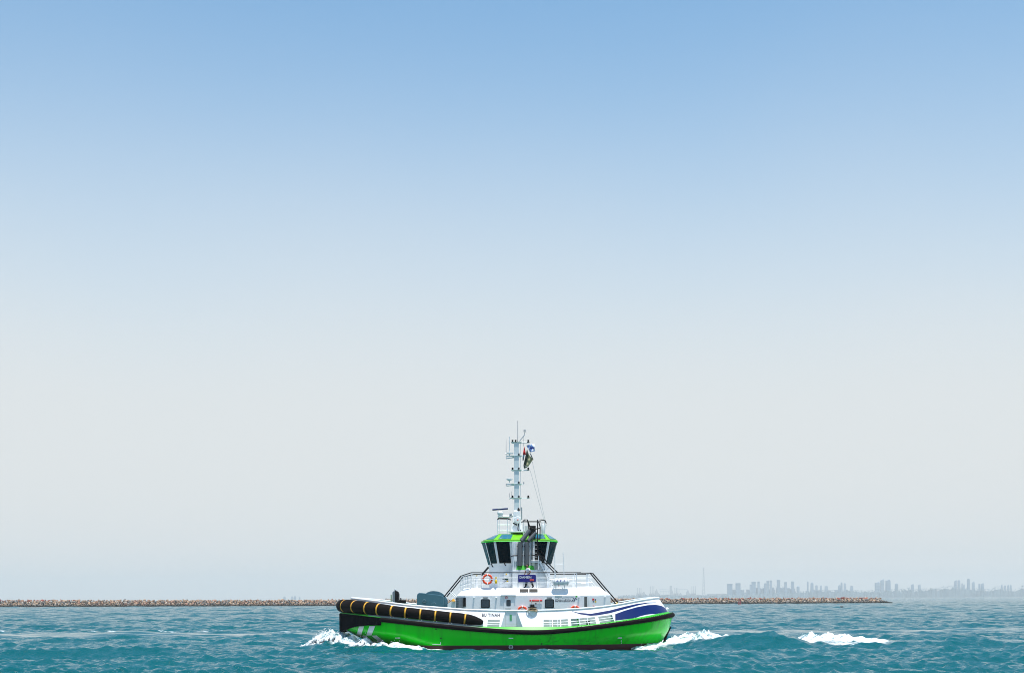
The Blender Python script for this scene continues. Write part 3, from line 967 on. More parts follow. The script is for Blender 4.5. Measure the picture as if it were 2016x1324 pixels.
# ---------------------------------------------------------------- decals cast onto hull and bulwark
CAMP = Vector((0, -D0, HC))
def cast(bvh, px, py, off=.012):
    d = (P(px, py, 0) - CAMP).normalized()
    h = bvh.ray_cast(CAMP, d)
    if h[0] is None: return None
    n = h[1]
    if n.dot(d) > 0: n = -n
    return h[0] + n * off
def strip(mb, bvh, lower, upper, x0, x1, nx=30, ny=4, off=.012):
    g = []
    for i in range(nx + 1):
        px = x0 + (x1 - x0) * i / nx
        lo, hi = interp(lower, px), interp(upper, px)
        col_ = []
        for j in range(ny + 1):
            py = lo + (hi - lo) * j / ny; p_ = None
            for k in range(24):
                p_ = cast(bvh, px, py + (hi - py) * k / 30, off)
                if p_ is not None: break
            col_.append(p_)
        g.append(col_)
    o = len(mb.v); idx = {}
    for i in range(nx + 1):
        for j in range(ny + 1):
            if g[i][j] is not None:
                idx[i, j] = len(mb.v); mb.v.append(tuple(g[i][j]))
    for i in range(nx):
        for j in range(ny):
            k = [(i, j), (i + 1, j), (i + 1, j + 1), (i, j + 1)]
            if all(q in idx for q in k): mb.f.append(tuple(idx[q] for q in k))
def quad(mb, bvh, c, n=8, off=.012):
    (ax, ay), (bx, by), (cx, cy), (dx, dy) = c
    idx = {}
    for i in range(n + 1):
        for j in range(n + 1):
            u, v = i / n, j / n
            px = (ax * (1 - u) + bx * u) * (1 - v) + (dx * (1 - u) + cx * u) * v
            py = (ay * (1 - u) + by * u) * (1 - v) + (dy * (1 - u) + cy * u) * v
            p = cast(bvh, px, py, off)
            if p is not None: idx[i, j] = len(mb.v); mb.v.append(tuple(p))
    for i in range(n):
        for j in range(n):
            k = [(i, j), (i + 1, j), (i + 1, j + 1), (i, j + 1)]
            if all(q in idx for q in k): mb.f.append(tuple(idx[q] for q in k))
class both_sides:
    """builds a decal and its mirror image on the other side"""
    def __init__(s, mb): s.mb = mb
    def build(s, *a, **k):
        s.mb.build(*a, fix=False, **k)
        m2 = MB(); m2.v = [(x, -y, z) for x, y, z in s.mb.v]; m2.f = [f[::-1] for f in s.mb.f]
        return m2.build(*a, fix=False, **k)

mb = MB()
strip(mb, bw_bvh, [(1126, 1202.3), (1142.5, 1208), (1163, 1211), (1177, 1210), (1200, 1206), (1230, 1197.8), (1260, 1189.5), (1275, 1186.6), (1291, 1185.6)],
      [(1126, 1202), (1138, 1205), (1163, 1207.4), (1188, 1202.8), (1200, 1200.8), (1230, 1193), (1253, 1188), (1275, 1185.2), (1291, 1185)], 1126, 1291, 60, 3)
both_sides(mb).build('blue_stripe', M['navy'], tug, smooth='all')
mb = MB()
strip(mb, bw_bvh, [(1211, 1220.6), (1230, 1218.2), (1250, 1215.6), (1260, 1212), (1272, 1209), (1283, 1207.6), (1298, 1207.6), (1309, 1205.3), (1316, 1202.6)],
      [(1211, 1208), (1230, 1201), (1253, 1194.4), (1275.5, 1190.2), (1290.6, 1189.5), (1302, 1191.7), (1309, 1195.5), (1316, 1202)], 1211.2, 1315.4, 70, 6)
both_sides(mb).build('blue_panel', M['navy'], tug, smooth='all')
# white chevrons at the bow
for c in ([(707, 1232.3), (717, 1231.6), (711, 1249.4), (701.5, 1249.6)], [(727.5, 1231.2), (739, 1231), (731.3, 1249.4), (721, 1249.5)],
          [(711, 1250), (721, 1250), (744, 1271), (733, 1271)], [(731.5, 1249.8), (741.5, 1249.5), (774, 1276), (762, 1276)]):
    mb = MB(); quad(mb, hull_bvh, c, 10)
    both_sides(mb).build('chevron', M['white2'], tug, smooth='all')

def text2d(body, size=1.0, bold=0.0, spacing=1.0):
    cu = bpy.data.curves.new('lettering', 'FONT')
    cu.body = body; cu.size = size; cu.resolution_u = 2; cu.offset = bold; cu.space_character = spacing
    ob = bpy.data.objects.new('lettering', cu); COL.objects.link(ob)
    dg = bpy.context.evaluated_depsgraph_get()
    me = bpy.data.meshes.new_from_object(ob.evaluated_get(dg))
    v = np.array([p.co[:2] for p in me.vertices]) if len(me.vertices) else np.zeros((0, 2))
    f = [tuple(p.vertices) for p in me.polygons]
    bpy.data.objects.remove(ob); bpy.data.curves.remove(cu); bpy.data.meshes.remove(me)
    return v, f
def fit_text(body, x0, x1, y0, y1, bold=0.0, spacing=1.0):
    """text scaled to a photo box, returns px/py vertices"""
    v, f = text2d(body, 1.0, bold, spacing)
    mn, mx = v.min(0), v.max(0)
    s = (v - mn) / np.maximum(mx - mn, 1e-6)
    return np.stack([x0 + s[:, 0] * (x1 - x0), y1 - s[:, 1] * (y1 - y0)], 1), f
def cast_text(name, body, box, bvh, material, parent, bold=.0, spacing=1.0, off=.014):
    v, f = fit_text(body, *box, bold, spacing)
    pts = [cast(bvh, a, b, off) for a, b in v]
    mb = MB(); ok = [p is not None for p in pts]
    mb.v = [tuple(p) if p is not None else (0, 0, -5) for p in pts]
    mb.f = [q for q in f if all(ok[i] for i in q)]
    return mb.build(name, material, parent, fix=False)
def plane_text(name, body, box, y, material, parent, bold=0.0, spacing=1.0):
    v, f = fit_text(body, *box, bold, spacing)
    mb = MB(); mb.v = [tuple(P(a, b, y)) for a, b in v]; mb.f = f
    return mb.build(name, material, parent, fix=False)

cast_text('name_lettering', 'BU TINAH', (948.8, 984, 1206.6, 1213.2), bw_bvh, M['textblue'], tug, .03, 1.12)
for body, box in (('6M4', (778, 788, 1253, 1256)), ('2', (785.5, 788, 1258.5, 1261.8)), ('6M', (782, 788, 1264, 1267)),
                  ('6M8', (1216, 1224.5, 1253, 1256)), ('6', (1222, 1224.3, 1258.6, 1261.8)), ('4', (1222, 1224.3, 1263.2, 1265.8))):
    cast_text('draught_mark', body, box, hull_bvh, M['white2'], tug, .02)
for q in ([(851.2, 1266.9), (867, 1266.9), (867, 1267.9), (851.2, 1267.9)], [(867, 1262.6), (868, 1262.6), (867.6, 1267.9), (866.6, 1267.9)],
          [(1001.5, 1254.4), (1010.3, 1254.4), (1010.3, 1255.9), (1001.5, 1255.9)]):
    mb = MB(); quad(mb, hull_bvh, q, 3); mb.build('hull_mark', M['white2'], tug)
# load line disc on the boot top: ring and bar
mb = MB()
c = Vector((X(1005.5, -5.96), -5.97, .22))
mb.tube([c + Vector((.13 * math.cos(a), 0, .13 * math.sin(a))) for a in np.linspace(0, 2 * math.pi, 20)[:-1]], .014, 4, closed=True)
mb.box(c, (.34, .012, .025)); 
mb.build('load_line_mark', M['white2'], tug)
# side scuppers
for px, py in ((868, 1255.4), (858.5, 1237.6), (1066, 1266.4)):
    p = cast(hull_bvh, px, py, .0)
    if p is not None:
        mb = MB(); mb.lathe([(.05, -.03), (.05, .012)], p, 'y', 10); mb.build('scupper', M['black'], tug)
# vertical black skeg fender at the stern
mb = MB()
t0_, t1_ = 3.0, 3.0
A = hull_pt(3, .62); B = Vector((O_water.at(3)[0] + .02, 0, .25))
mb.tube([A + Vector((.06, -.05, 0)), A.lerp(B, .5) + Vector((.06, -.05, 0)), B + Vector((.05, -.05, -.3))], .10, 6)
mb.build('stern_fender_bar', M['rubber'], tug)
# white ball lamp on the stern
mb = MB(); p = P(1313.5, 1198, 0); mb.sphere(p, .13, 10, 6); mb.tube([p + Vector((.0, 0, -.1)), P(1316, 1203, 0)], .05, 6)
mb.build('stern_lamp', M['white'], tug, smooth='all')

# ---------------------------------------------------------------- deckhouse
def rr_poly(cx, cy, w, h, r, n=4):
    """rounded rectangle in photo pixels, counter-clockwise"""
    out = []
    for sx, sy, a0 in ((1, -1, 0), (-1, -1, 1), (-1, 1, 2), (1, 1, 3)):
        for k in range(n + 1):
            a = (a0 + k / n) * math.pi / 2
            out.append((cx + sx * (w / 2 - r) + r * math.cos(a), cy + sy * (h / 2 - r) - r * math.sin(a)))
    return out
def panel(name, poly, y, depth, material, parent, bevel=0.0):
    """a plate cut to a photo outline, standing proud of the wall at y by depth"""
    mb = MB(); mb.prism([P(a, b, y) for a, b in poly], (0, -depth, 0))
    return mb.build(name, material, parent, bevel=bevel)
def rect(x0, x1, y0, y1):
    return [(x0, y1), (x1, y1), (x1, y0), (x0, y0)]

YH = -4.1
ZD = 1.25
zw = Z(1171.5, YH); ZT = Z(1156, -3.6)
def sym(pts):
    return [Vector(p) for p in pts] + [Vector((p[0], -p[1], p[2])) for p in pts[::-1]]
xA, xB, xC = X(916, YH), X(899, -2.5), X(1149.5, YH)
ring0 = sym([(xB, -2.5, ZD), (xA, YH, ZD), (xC, YH, ZD)])
ring1 = sym([(xB, -2.5, zw), (xA, YH, zw), (xC, YH, zw)])
ring2 = sym([(X(914, -2.1), -2.1, ZT), (X(928, -3.6), -3.6, ZT), (X(1142, -3.6), -3.6, ZT)])
mb = MB(); mb.loft([ring0, ring1, ring2])
house = mb.build('deckhouse', M['white'], tug, bevel=.03)
YA = -3.55
zwa = Z(1171, YA); zta = Z(1154.3, -2.8)
xa0, xa1 = xC - .5, X(1203, YA)
mb = MB()
mb.loft([sym([(xa0, YA, ZD), (xa1 - .35, YA, ZD), (xa1, YA + .45, ZD)]), sym([(xa0, YA, zwa), (xa1 - .35, YA, zwa), (xa1, YA + .45, zwa)]),
         sym([(xa0, -2.8, zta), (X(1177, -2.8), -2.8, zta), (X(1178.5, -2.4), -2.4, zta)])])
mb.build('after_house', M['white'], tug, bevel=.03)
panel('gap_shade', rect(1150.3, 1156, 1173.5, 1198), YA, .012, mat('painted_gap_shade', (.10, .11, .11), .8), house)  # flat dark plate: shade of the gap between the houses, put in as colour
# windows
for cx in (955.5, 1081.7):
    panel('window_surround', rr_poly(cx, 1187.3, 20.6, 20, 3.2), YH, .025, M['white'], house)
    panel('window_frame', rr_poly(cx, 1187.3, 18, 17.6, 2.6), YH - .025, .012, M['black'], house)
    panel('window_pane', rr_poly(cx - .3, 1187.0, 14.6, 14.6, 2.0), YH - .037, .008, M['winglass'], house)
    panel('eyebrow', rect(cx - 5, cx + 5, 1175.0, 1176.2), YH, .08, M['black'], house)
# side door
door = panel('side_door', rr_poly(1001.8, 1186, 20, 30, 2.5), YH, .035, M['white'], house)
panel('window_pane', rr_poly(1001.2, 1186, 8.6, 12.6, 2), YH - .035, .012, M['winglass'], house)
panel('door_handle', rect(995, 1006, 1196, 1197), YH - .035, .04, M['steel'], house)
panel('door_hood', rect(985.5, 1015.5, 1169.9, 1171.6), YH, .12, M['white'], house)
# no smoking roundel on the door
def roundel(cx, cy, y, parent, r=2.6):
    c = P(cx, cy, y - .02); R = r / 27.5
    mb = MB(); mb.lathe([(R * .8, 0), (R * .8, -.01)], c, 'y', 14); mb.build('notice_disc', M['white2'], parent)
    mb = MB(); mb.tube([c + Vector((R * math.cos(a), -.012, R * math.sin(a))) for a in np.linspace(0, 2 * math.pi, 17)[:-1]], .016, 4, closed=True)
    mb.tube([c + Vector((-R * .7, -.014, R * .7)), c + Vector((R * .7, -.014, -R * .7))], .013, 4)
    mb.build('no_smoking_sign', M['signred'], parent)
roundel(997, 1175.2, YH - .035, house, 2.2)
# red canister on brackets
mb = MB(); a = P(1042.5, 1181.3, YH - .1); b = P(1067.5, 1181.3, YH - .1)
mb.tube([a, a.lerp(b, .02), a.lerp(b, .98), b], [.05, .065, .065, .05], 10)
can = mb.build('red_canister', M['signred'], house, smooth=True)
for px in (1046.5, 1062):
    mb = MB(); mb.box(P(px, 1181.3, YH - .08), (.03, .17, .15)); mb.build('bracket', M['white'], house)
# small wall lamps
for px, py, y in ((933, 1175.5, YH), (977, 1176, YH), (1139.5, 1175, YH), (1191, 1174.5, YA)):
    mb = MB(); p = P(px, py, y); mb.lathe([(.045, .0), (.06, -.05), (.05, -.13), (.02, -.15)], p, 'y', 8)
    mb.build('wall_lamp', M['white'], house, smooth=True)
panel('vent_notice', rect(1053.3, 1056.2, 1186.2, 1188.4), YH, .02, M['textblue'], house)
# dark louvres on the sloping shoulder
def slope_pt(px, v, off=.0):
    """on the near shoulder slope, v 0 bottom .. 1 top"""
    y = YH + (-3.6 - YH) * v; z = zw + (ZT - zw) * v
    n = Vector((0, -(ZT - zw), (-3.6 - YH))).normalized()
    return Vector((X(px, y), y, z)) + n * off
for a, b in ((1023, 1040), (1042, 1058.7)):
    c = [slope_pt(a, .40, .0), slope_pt(b, .40, .0), slope_pt(b, .80, .0), slope_pt(a, .80, .0)]
    n = (slope_pt(a, .5, .03) - slope_pt(a, .5, 0))
    mb = MB(); mb.prism(c, n); lv = mb.build('louvre', M['black'], house)
    for px in (a + 3, b - 3.5):
        mb = MB(); mb.tube([slope_pt(px, .40, .02), slope_pt(px, .03, .02)], .018, 4); mb.build('drain_pipe', M['white'], house)
# after wall door with notices
panel('side_door', rr_poly(1169.5, 1185.5, 21, 26, 3), YA, .035, M['white'], house)
panel('notice', rect(1166, 1170, 1177, 1181), YA - .035, .01, M['signred'], house)
panel('notice', rect(1171, 1173.5, 1178.5, 1181), YA - .035, .01, M['textblue'], house)
panel('notice', rect(1167, 1170, 1182.5, 1184.5), YA - .035, .01, M['textblue'], house)
panel('notice', rect(1171, 1174, 1182, 1185), YA - .035, .01, M['gold'], house)
mb = MB(); mb.tube([P(1167, 1191, YA - .05), P(1172, 1193.5, YA - .05)], .02, 5); mb.build('door_lever', M['signred'], house)
# company lettering
plane_text('company_lettering', 'SAFEEN GROUP', (1092.8, 1124, 1180.2, 1183.6), YH - .01, M['textblue'], house, .03)
try:
    plane_text('arabic_lettering', '\uFEE6\uFEF4\uFED4\uFEB3 \uFE94\uFECB\uFEEE\uFEE4\uFEA0\uFEE3', (1092.8, 1123.5, 1176, 1179.2), YH - .01, M['textblue'], house, .02)
except Exception as e:
    print('arabic', e)
for i in range(2):
    dx = 3.9 * i
    mb = MB()
    mb.prism([P(a + dx, b, YH) for a, b in ((1127.6, 1176.2), (1129.6, 1176.2), (1133.0, 1179), (1131.2, 1179))], (0, -.01, 0))
    mb.prism([P(a + dx, b, YH) for a, b in ((1124.6, 1183.2), (1126.6, 1183.2), (1129.4, 1179.2), (1127.6, 1179.2))], (0, -.01, 0))
    mb.build('arrow_emblem', M['textblue'], house)
mb = MB()
for k in range(7): mb.box2(P(1092.8 + k * 2.1, 1174.8, YH - .01), P(1094.2 + k * 2.1, 1172.6, YH))
o = mb.build('faint_lettering', M['teal'], house)
mb = MB()
for k in range(9): mb.box2(P(1109.5 + k * 2.4, 1174.8, YH - .01), P(1111.2 + k * 2.4, 1172.9, YH))
o = mb.build('faint_lettering', M['palegrey'], house)
panel('green_emblem', [(1134.8 + 2 * math.cos(a), 1173.4 + 1.6 * math.sin(a)) for a in np.linspace(0, -2 * math.pi, 9)[:-1]], YH, .012, M['lime'], house)
# louvred box on the bow chamfer and gear beside it
mb = MB(); c0 = P(908.5, 1186, -3.5)
rz = Matrix.Rotation(math.atan2(-(YH + 2.5), (xA - xB)) * -1, 3, 'Z')
mb.box(c0 + Vector((-.16, -.16, 0)), (.62, .30, .78), rz); vb = mb.build('vent_box', M['slate'], house)
for k in range(6):
    mb = MB(); mb.box(c0 + Vector((-.30, -.32, -.3 + k * .12)), (.52, .03, .03), rz); mb.build('vent_slat', M['grey'], house)
panel('painted_recess', rect(912, 917.2, 1175.5, 1193), YH, .03, M['black'], house)  # black plate on the wall; the recess and its shade are only colour
# shoulder house with pale green panels in front (bow side)
mb = MB(); xw0, xw1 = X(881, -2.4), xB + .05
mb.prism([(xw0, -2.4, ZD), (xw1, -2.4, ZD), (xw1, -2.4, Z(1181, -2.4)), (X(892, -2.4), -2.4, Z(1179.5, -2.4)), (xw0, -2.4, Z(1187.5, -2.4))], (0, 4.8, 0))
mb.build('companionway', M['white'], tug)
mb = MB(); p = P(892.6, 1179.5, -2.45)
mb.lathe([(.05, .06), (.14, -.12)], p, 'z', 8); mb.build('yellow_lamp', M['yellow'], house)
mb = MB(); p = P(892.6, 1182, -2.45); mb.lathe([(.09, 0), (.05, -.10)], p, 'z', 8); mb.build('lamp_glass', M['white'], house)

# ---------------------------------------------------------------- wheelhouse
def ringpts(spec):
    near = [Vector((X(px, y), y, z)) for px, y, z in spec]
    return near
ZB, ZE, ZR = Z(1112.5, -2.1), Z(1064, -2.6), Z(1050.3, -1.5)
def wh_ring(pts, z):
    near = [Vector((X(px, y), y, z)) for px, y in pts]
    return near + [Vector((p.x, -p.y, p.z)) for p in near[::-1] if abs(p.y) > 1e-3]
top_ = [(948.5, 0), (955, -1.35), (973.5, -2.6), (1081.8, -2.6), (1097.3, -1.3)]
bot_ = [(962.5, 0), (967, -1.0), (981.5, -2.1), (1073.5, -2.1), (1084.5, -1.0)]
E = wh_ring(top_, ZE); B_ = wh_ring(bot_, ZB)
B2 = wh_ring([(963.5, 0), (966, -1.0), (980.5, -2.1), (1074, -2.1), (1080, -1.0)], ZT - .02)
mb = MB(); mb.loft([B2, B_, E])
wheel = mb.build('wheelhouse', M['white'], tug, bevel=.02)
def pane(name, a, b, c, d, u0, u1, v0, v1, off, material, parent, th=.02):
    """pane on the wall a(bottom left) b(bottom right) c(top right) d(top left)"""
    def q(u, v): return a.lerp(b, u).lerp(d.lerp(c, u), v)
    n = (b - a).cross(d - a).normalized()
    poly = [q(u0, v0) + n * off, q(u1, v0) + n * off, q(u1, v1) + n * off, q(u0, v1) + n * off]
    mb = MB(); mb.prism(poly, n * th)
    return mb.build(name, material, parent)
FR = mat('window_rubber', (.003, .004, .005), .6, spec=.2)
def window(i, j, u0, u1, v0, v1, glass='glass'):
    a, b, c, d = B_[i], B_[j], E[j], E[i]
    pane('window_frame', a, b, c, d, u0, u1, v0, v1, -.004, FR, wheel, .02)
    m = .012
    pane('window_pane', a, b, c, d, u0 + m, u1 - m, v0 + m, v1 - m, .014, M[glass], wheel, .012)
nE = len(E)
window(2, 3, .03, .275, .10, .97)
window(2, 3, .735, .97, .10, .97)
window(1, 2, .10, .90, .10, .97)
window(0, 1, .08, .92, .06, .97)
window(3, 4, .10, .95, .06, .97)
# far side and ends
window(4, 5, .05, .95, .10, .97)
window(5, 6, .10, .9, .1, .97); window(6, 7, .03, .4, .10, .97); window(6, 7, .6, .97, .10, .97); window(7, 8, .1, .9, .1, .97); window(8, 0, .08, .92, .06, .97)
# roof
rt = [(976, 0), (980, -.9), (983.5, -1.5), (1074, -1.5), (1077.5, -.8)]
e2 = [(947.6, 0), (954.2, -1.4), (972.8, -2.68), (1082.4, -2.68), (1098.2, -1.34)]
RE0 = wh_ring(e2, ZE - .03); RE1 = wh_ring(e2, ZE + .07); RT = wh_ring(rt, ZR)
mb = MB(); mb.loft([RE0, RE1, RT])
roof = mb.build('wheelhouse_roof', M['sunlitgreen'], tug)
def skylight(i, j, u0, u1, v0=.12, v1=.88):
    pane('skylight', RE1[i], RE1[j], RT[j], RT[i], u0, u1, v0, v1, .0, M['skyglass'], roof, .03)
skylight(2, 3, .07, .30); skylight(2, 3, .70, .94); skylight(1, 2, .1, .9); skylight(3, 4, .1, .9); skylight(0, 1, .1, .9); skylight(4, 5, .1, .9); skylight(8, 0, .1, .9)
# dark fascia gutter
mb = MB(); mb.tube(wh_ring([(p, y * 1.005) for p, y in e2], ZE - .035), .03, 5, closed=True); mb.build('roof_gutter', M['green'], roof)
# wipers under the windows
for px, py in ((969, 1112.8), (994, 1110)):
    mb = MB(); mb.tube([P(px - 1.2, py - 3, -2.75), P(px, py, -2.45), P(px + 1.6, py + 2.2, -2.3)], .045, 5); mb.build('wiper', M['black'], wheel)

# funnels and their casing on the near side
cas = MB(); cas.box2((X(1009, -3.0), -3.0, ZT), (X(1059, -3.0), -2.0, Z(1121, -3.0)))
casing = cas.build('funnel_casing', M['white'], tug, bevel=.03)
mb = MB()
mb.loft([[P(1016.5, 1121, -3.0), P(1052.5, 1121, -3.0), P(1052.5, 1121, -2.0), P(1016.5, 1121, -2.0)],
         [P(1018.5, 1112.3, -2.85), P(1050, 1112.3, -2.85), P(1050, 1112.3, -2.1), P(1018.5, 1112.3, -2.1)]])
mb.build('funnel_base', M['lime'], casing)
mb = MB(); mb.box2((X(1009, -2.75), -2.75, Z(1121, -2.75)), (X(1053, -2.75), -2.3, Z(1065.5, -2.75)))
mb.build('funnel_back', M['white'], casing)
for x0, x1, xt, yt in ((1018.6, 1028.3, 1043, 1043), (1032.6, 1041.2, 1055, 1047)):
    cx = (x0 + x1) / 2; r_ = (x1 - x0) / 2 / 27.4
    mb = MB()
    mb.tube([P(cx, 1113, -2.9), P(cx, 1070, -2.9)], r_, 14)
    fun = mb.build('funnel_pipe', M['pipe'], casing, smooth=True)
    mb = MB(); mb.tube([P(cx + .4, 1070.5, -2.9), P(cx + 1.2, 1067, -2.9), P(cx + 3.5, 1063.8, -2.88), P(xt, yt, -2.75)], [r_ * .93, r_ * .93, r_ * .95, r_ * .82], 14)
    mb.build('funnel_elbow', M['pipe'], casing, smooth=True)
    for py in (1092.5, 1075):
        mb = MB(); mb.tube([P(x0 - 1.5, py, -2.85), P(x1 + 1.5, py, -2.85)], .035, 5); mb.build('clamp', M['black'], casing)
# dark screen the funnel mouths run into
mb = MB(); mb.box2(P(1042.5, 1053.5, -2.6), P(1054.5, 1035, -1.9)); scr = mb.build('exhaust_screen', M['brownblk'], casing)
for k in range(6):
    px = 1043.5 + k * 1.9
    mb = MB(); mb.box2(P(px, 1053, -2.63), P(px + .7, 1036, -2.6)); mb.build('screen_slat', M['black'], casing)
mb = MB(); mb.prism([P(1043, 1053, -2.85), P(1054.8, 1042.5, -2.85), P(1054.8, 1050, -2.85), P(1047.5, 1054.5, -2.85)], (0, .5, 0)); mb.build('exhaust_hood', M['black'], casing)
roundel(1015.4, 1097.5, -2.8, casing, 2.5)
mb = MB(); mb.box2(P(1012.5, 1104, -2.9), P(1017.5, 1094.5, -2.75)); mb.build('control_box', M['white'], casing)
mb = MB(); mb.tube([P(1006.5, 1094.5, -2.8), P(1010, 1093, -2.85), P(1018, 1092.6, -2.85)], .035, 5); mb.build('hand_hold', M['black'], casing)
# pipes and cable ducts beside the funnels
for px, m_ in ((1011.5, 'white'), (1015.8, 'white'), (1030.5, 'white'), (1043.3, 'white'), (1046, 'grey')):
    mb = MB(); mb.tube([P(px, 1120, -2.8), P(px, 1066, -2.8)], .05, 6); mb.build('duct', M[m_], casing)
# wall gear low on the tower
mb = MB(); mb.box2(P(992, 1134.5, -2.35), P(1006, 1127, -2.1)); mb.build('cabinet', M['white'], wheel, bevel=.03)
panel('tower_door', rr_poly(994.5, 1144, 23.5, 22, 4), -2.1, .05, M['white'], wheel)
panel('notice', rect(989.5, 991.5, 1138.3, 1140.2), -2.15, .02, M['textblue'], wheel)
panel('notice', rect(993.2, 1000.5, 1138.2, 1140.6), -2.15, .02, mat('notice_dark', (.005, .05, .03), .6), wheel)
panel('notice', rect(997, 1000.8, 1142, 1144.2), -2.15, .02, M['gold'], wheel)
panel('cabinet_lamp', rect(995.5, 998, 1128, 1130.8), -2.35, .02, M['gold'], wheel)
mb = MB(); mb.tube([P(989, 1148, -2.2), P(999, 1141, -2.2)], .03, 5); mb.build('door_lever', M['grey'], wheel)
mb = MB(); mb.box2(P(1053, 1155.5, -2.9), P(1076, 1122, -2.15)); mb.build('stair_casing', M['white'], wheel, bevel=.02)

# ---------------------------------------------------------------- railings
def railing(name, path, posts, drop, mids=(.35, .68), top='black', r=.036, parent=None):
    """path: top rail points; posts: list of top points; drop: post height"""
    mb = MB(); mb.tube(path, r, 6)
    root = mb.build(name, M[top], parent or tug, smooth='all')
    for m_ in mids:
        mb = MB(); mb.tube([p + Vector((0, 0, -drop * m_)) for p in path], .022, 5)
        mb.build('mid_rail', M['white'], root)
    for p in posts:
        mb = MB(); mb.tube([p, p + Vector((0, 0, -drop))], .028, 5)
        mb.build('post', M['white'], root)
    return root
ZRAIL = Z(1126.3, -3.62); DR = ZRAIL - ZT
near = [P(927, 1126.3, -3.62), P(1144, 1126.3, -3.62)]
def on(px, y=-3.62): return Vector((X(px, y), y, ZRAIL))
railing('deck_railing', near, [on(p) for p in (928, 947.6, 983, 1020, 1056.5, 1094, 1135.5)], DR)
far = [Vector((p.x, -p.y, p.z)) for p in near]
railing('deck_railing', far, [Vector((on(p).x, 3.62, ZRAIL)) for p in (928, 945, 962, 1085, 1097, 1108, 1120, 1135)], DR)
# front corner going down to the bow stair
for s in (1, -1):
    fc = [Vector((X(927, -3.62), -3.62 * s, ZRAIL)), Vector((X(916, -2.7), -2.7 * s, Z(1129.8, -2.7))), Vector((X(907.6, -2.1), -2.1 * s, Z(1132.6, -2.1)))]
    railing('corner_railing', fc, [fc[1], fc[1].lerp(fc[0], .5), fc[2], fc[2].lerp(fc[1], .5)], DR * .92)
    st = [fc[2], Vector((X(874.5, -2.0), -2.0 * s, Z(1173, -2.0)))]
    mb = MB(); mb.tube(st, .05, 6); hr = mb.build('bow_stair_handrail', M['black'], tug)
    mb = MB(); mb.tube([st[0].lerp(st[1], .73), st[0].lerp(st[1], .73) + Vector((.42, 0, -.42))], .035, 5); mb.build('stay', M['white'], hr)
    mb = MB(); mb.tube([p + Vector((.28, 0, -.28)) for p in st], .022, 5); mb.build('mid_rail', M['white'], hr)
for k in range(7):
    q = k / 6
    mb = MB(); mb.box((X(911 - 30 * q, -2), 0, ZT - .1 - q * 1.9), (.22, 1.2, .03)); mb.build('bow_stair_tread', M['grey'], tug)
# after end
aft = [P(1134.5, 1127, -2.6), P(1166, 1127.3, -2.6)]
railing('after_railing', aft, [P(p, 1127, -2.6) for p in (1131, 1135, 1155, 1157)], .98)
farf = [Vector((p.x, 2.6, p.z)) for p in aft]
railing('after_railing', farf, [Vector((q.x, 2.6, q.z)) for q in farf], .98)
for dy, a, b in ((-2.4, (1162, 1127.4), (1213.5, 1189.5)), (-1.3, (1166.5, 1127.2), (1220, 1189.5))):
    mb = MB(); mb.tube([P(*a, dy), P(*b, dy)], .05, 6); hr = mb.build('stern_stair_handrail', M['black'], tug)
    mb = MB(); mb.tube([P(*a, dy) + Vector((-.2, 0, -.45)), P(*b, dy) + Vector((-.2, 0, -.45))], .022, 5); mb.build('mid_rail', M['white'], hr)
for k in range(8):
    q = k / 7
    mb = MB(); mb.box(P(1176 + 36 * q, 1157 + 40 * q, -1.85), (.2, .95, .035)); mb.build('stern_stair_tread', M['grey'], tug)

# stair from the upper deck to the wheelhouse platform
YS = -3.0
plat = MB(); plat.box2(P(1046, 1106.2, -3.1), P(1066, 1105, -2.2)); platform = plat.build('platform', M['white'], tug)
mb = MB(); mb.tube([P(1046, 1103, -3.1), P(1062.5, 1103, -3.1), P(1064.5, 1103.8, -3.1)], .03, 6); mb.build('platform_rail', M['white'], platform)
mb = MB(); mb.tube([P(1046, 1092, -3.1), P(1063, 1092, -3.1)], .045, 6); mb.build('platform_rail', M['black'], platform)
mb = MB(); mb.tube([P(1060.3, 1092, -3.1), P(1060.3, 1121, -3.1)], .03, 6); mb.build('platform_post', M['white'], platform)
for y in (-3.15, -2.5):
    mb = MB(); mb.prism([P(1061, 1105, y), P(1064.5, 1105, y), P(1089.5, 1155, y), P(1085.5, 1155, y)], (0, .03, 0))
    mb.build('stair_stringer', M['white'], platform)
for k in range(9):
    q = (k + .5) / 9
    mb = MB(); mb.box(P(1063.5 + 24 * q, 1107 + 47 * q, -2.83), (.20, .62, .05)); mb.build('stair_tread', mat('tread_green', (.01, .05, .03), .6) if k == 0 else bpy.data.materials['tread_green'], platform)
for y, a in ((-3.2, (1062.5, 1092.5)), (-2.5, (1068.5, 1094))):
    mb = MB(); mb.tube([P(*a, y), P(a[0] + 8, 1105, y), P(a[0] + 29, 1126, y)], .045, 6); mb.build('stair_handrail', M['black'], platform)
mb = MB(); mb.tube([P(1072, 1124, -3.15), P(1082.5, 1115.5, -3.15)], .035, 5); mb.build('stair_post', M['white'], platform)
# ladder from the platform to the roof
for px in (1047.6, 1058.2):
    mb = MB(); mb.tube([P(px, 1106, -3.0), P(px, 1062, -3.0), P(px + .3, 1040, -2.4)], .04, 6); lad = mb.build('ladder_rail', M['black'], platform)
for k in range(6):
    mb = MB(); mb.tube([P(1047.6, 1064 + k * 7.9, -3.0), P(1058.2, 1064 + k * 7.9, -3.0)], .018, 5); mb.build('ladder_rung', M['grey'], platform)
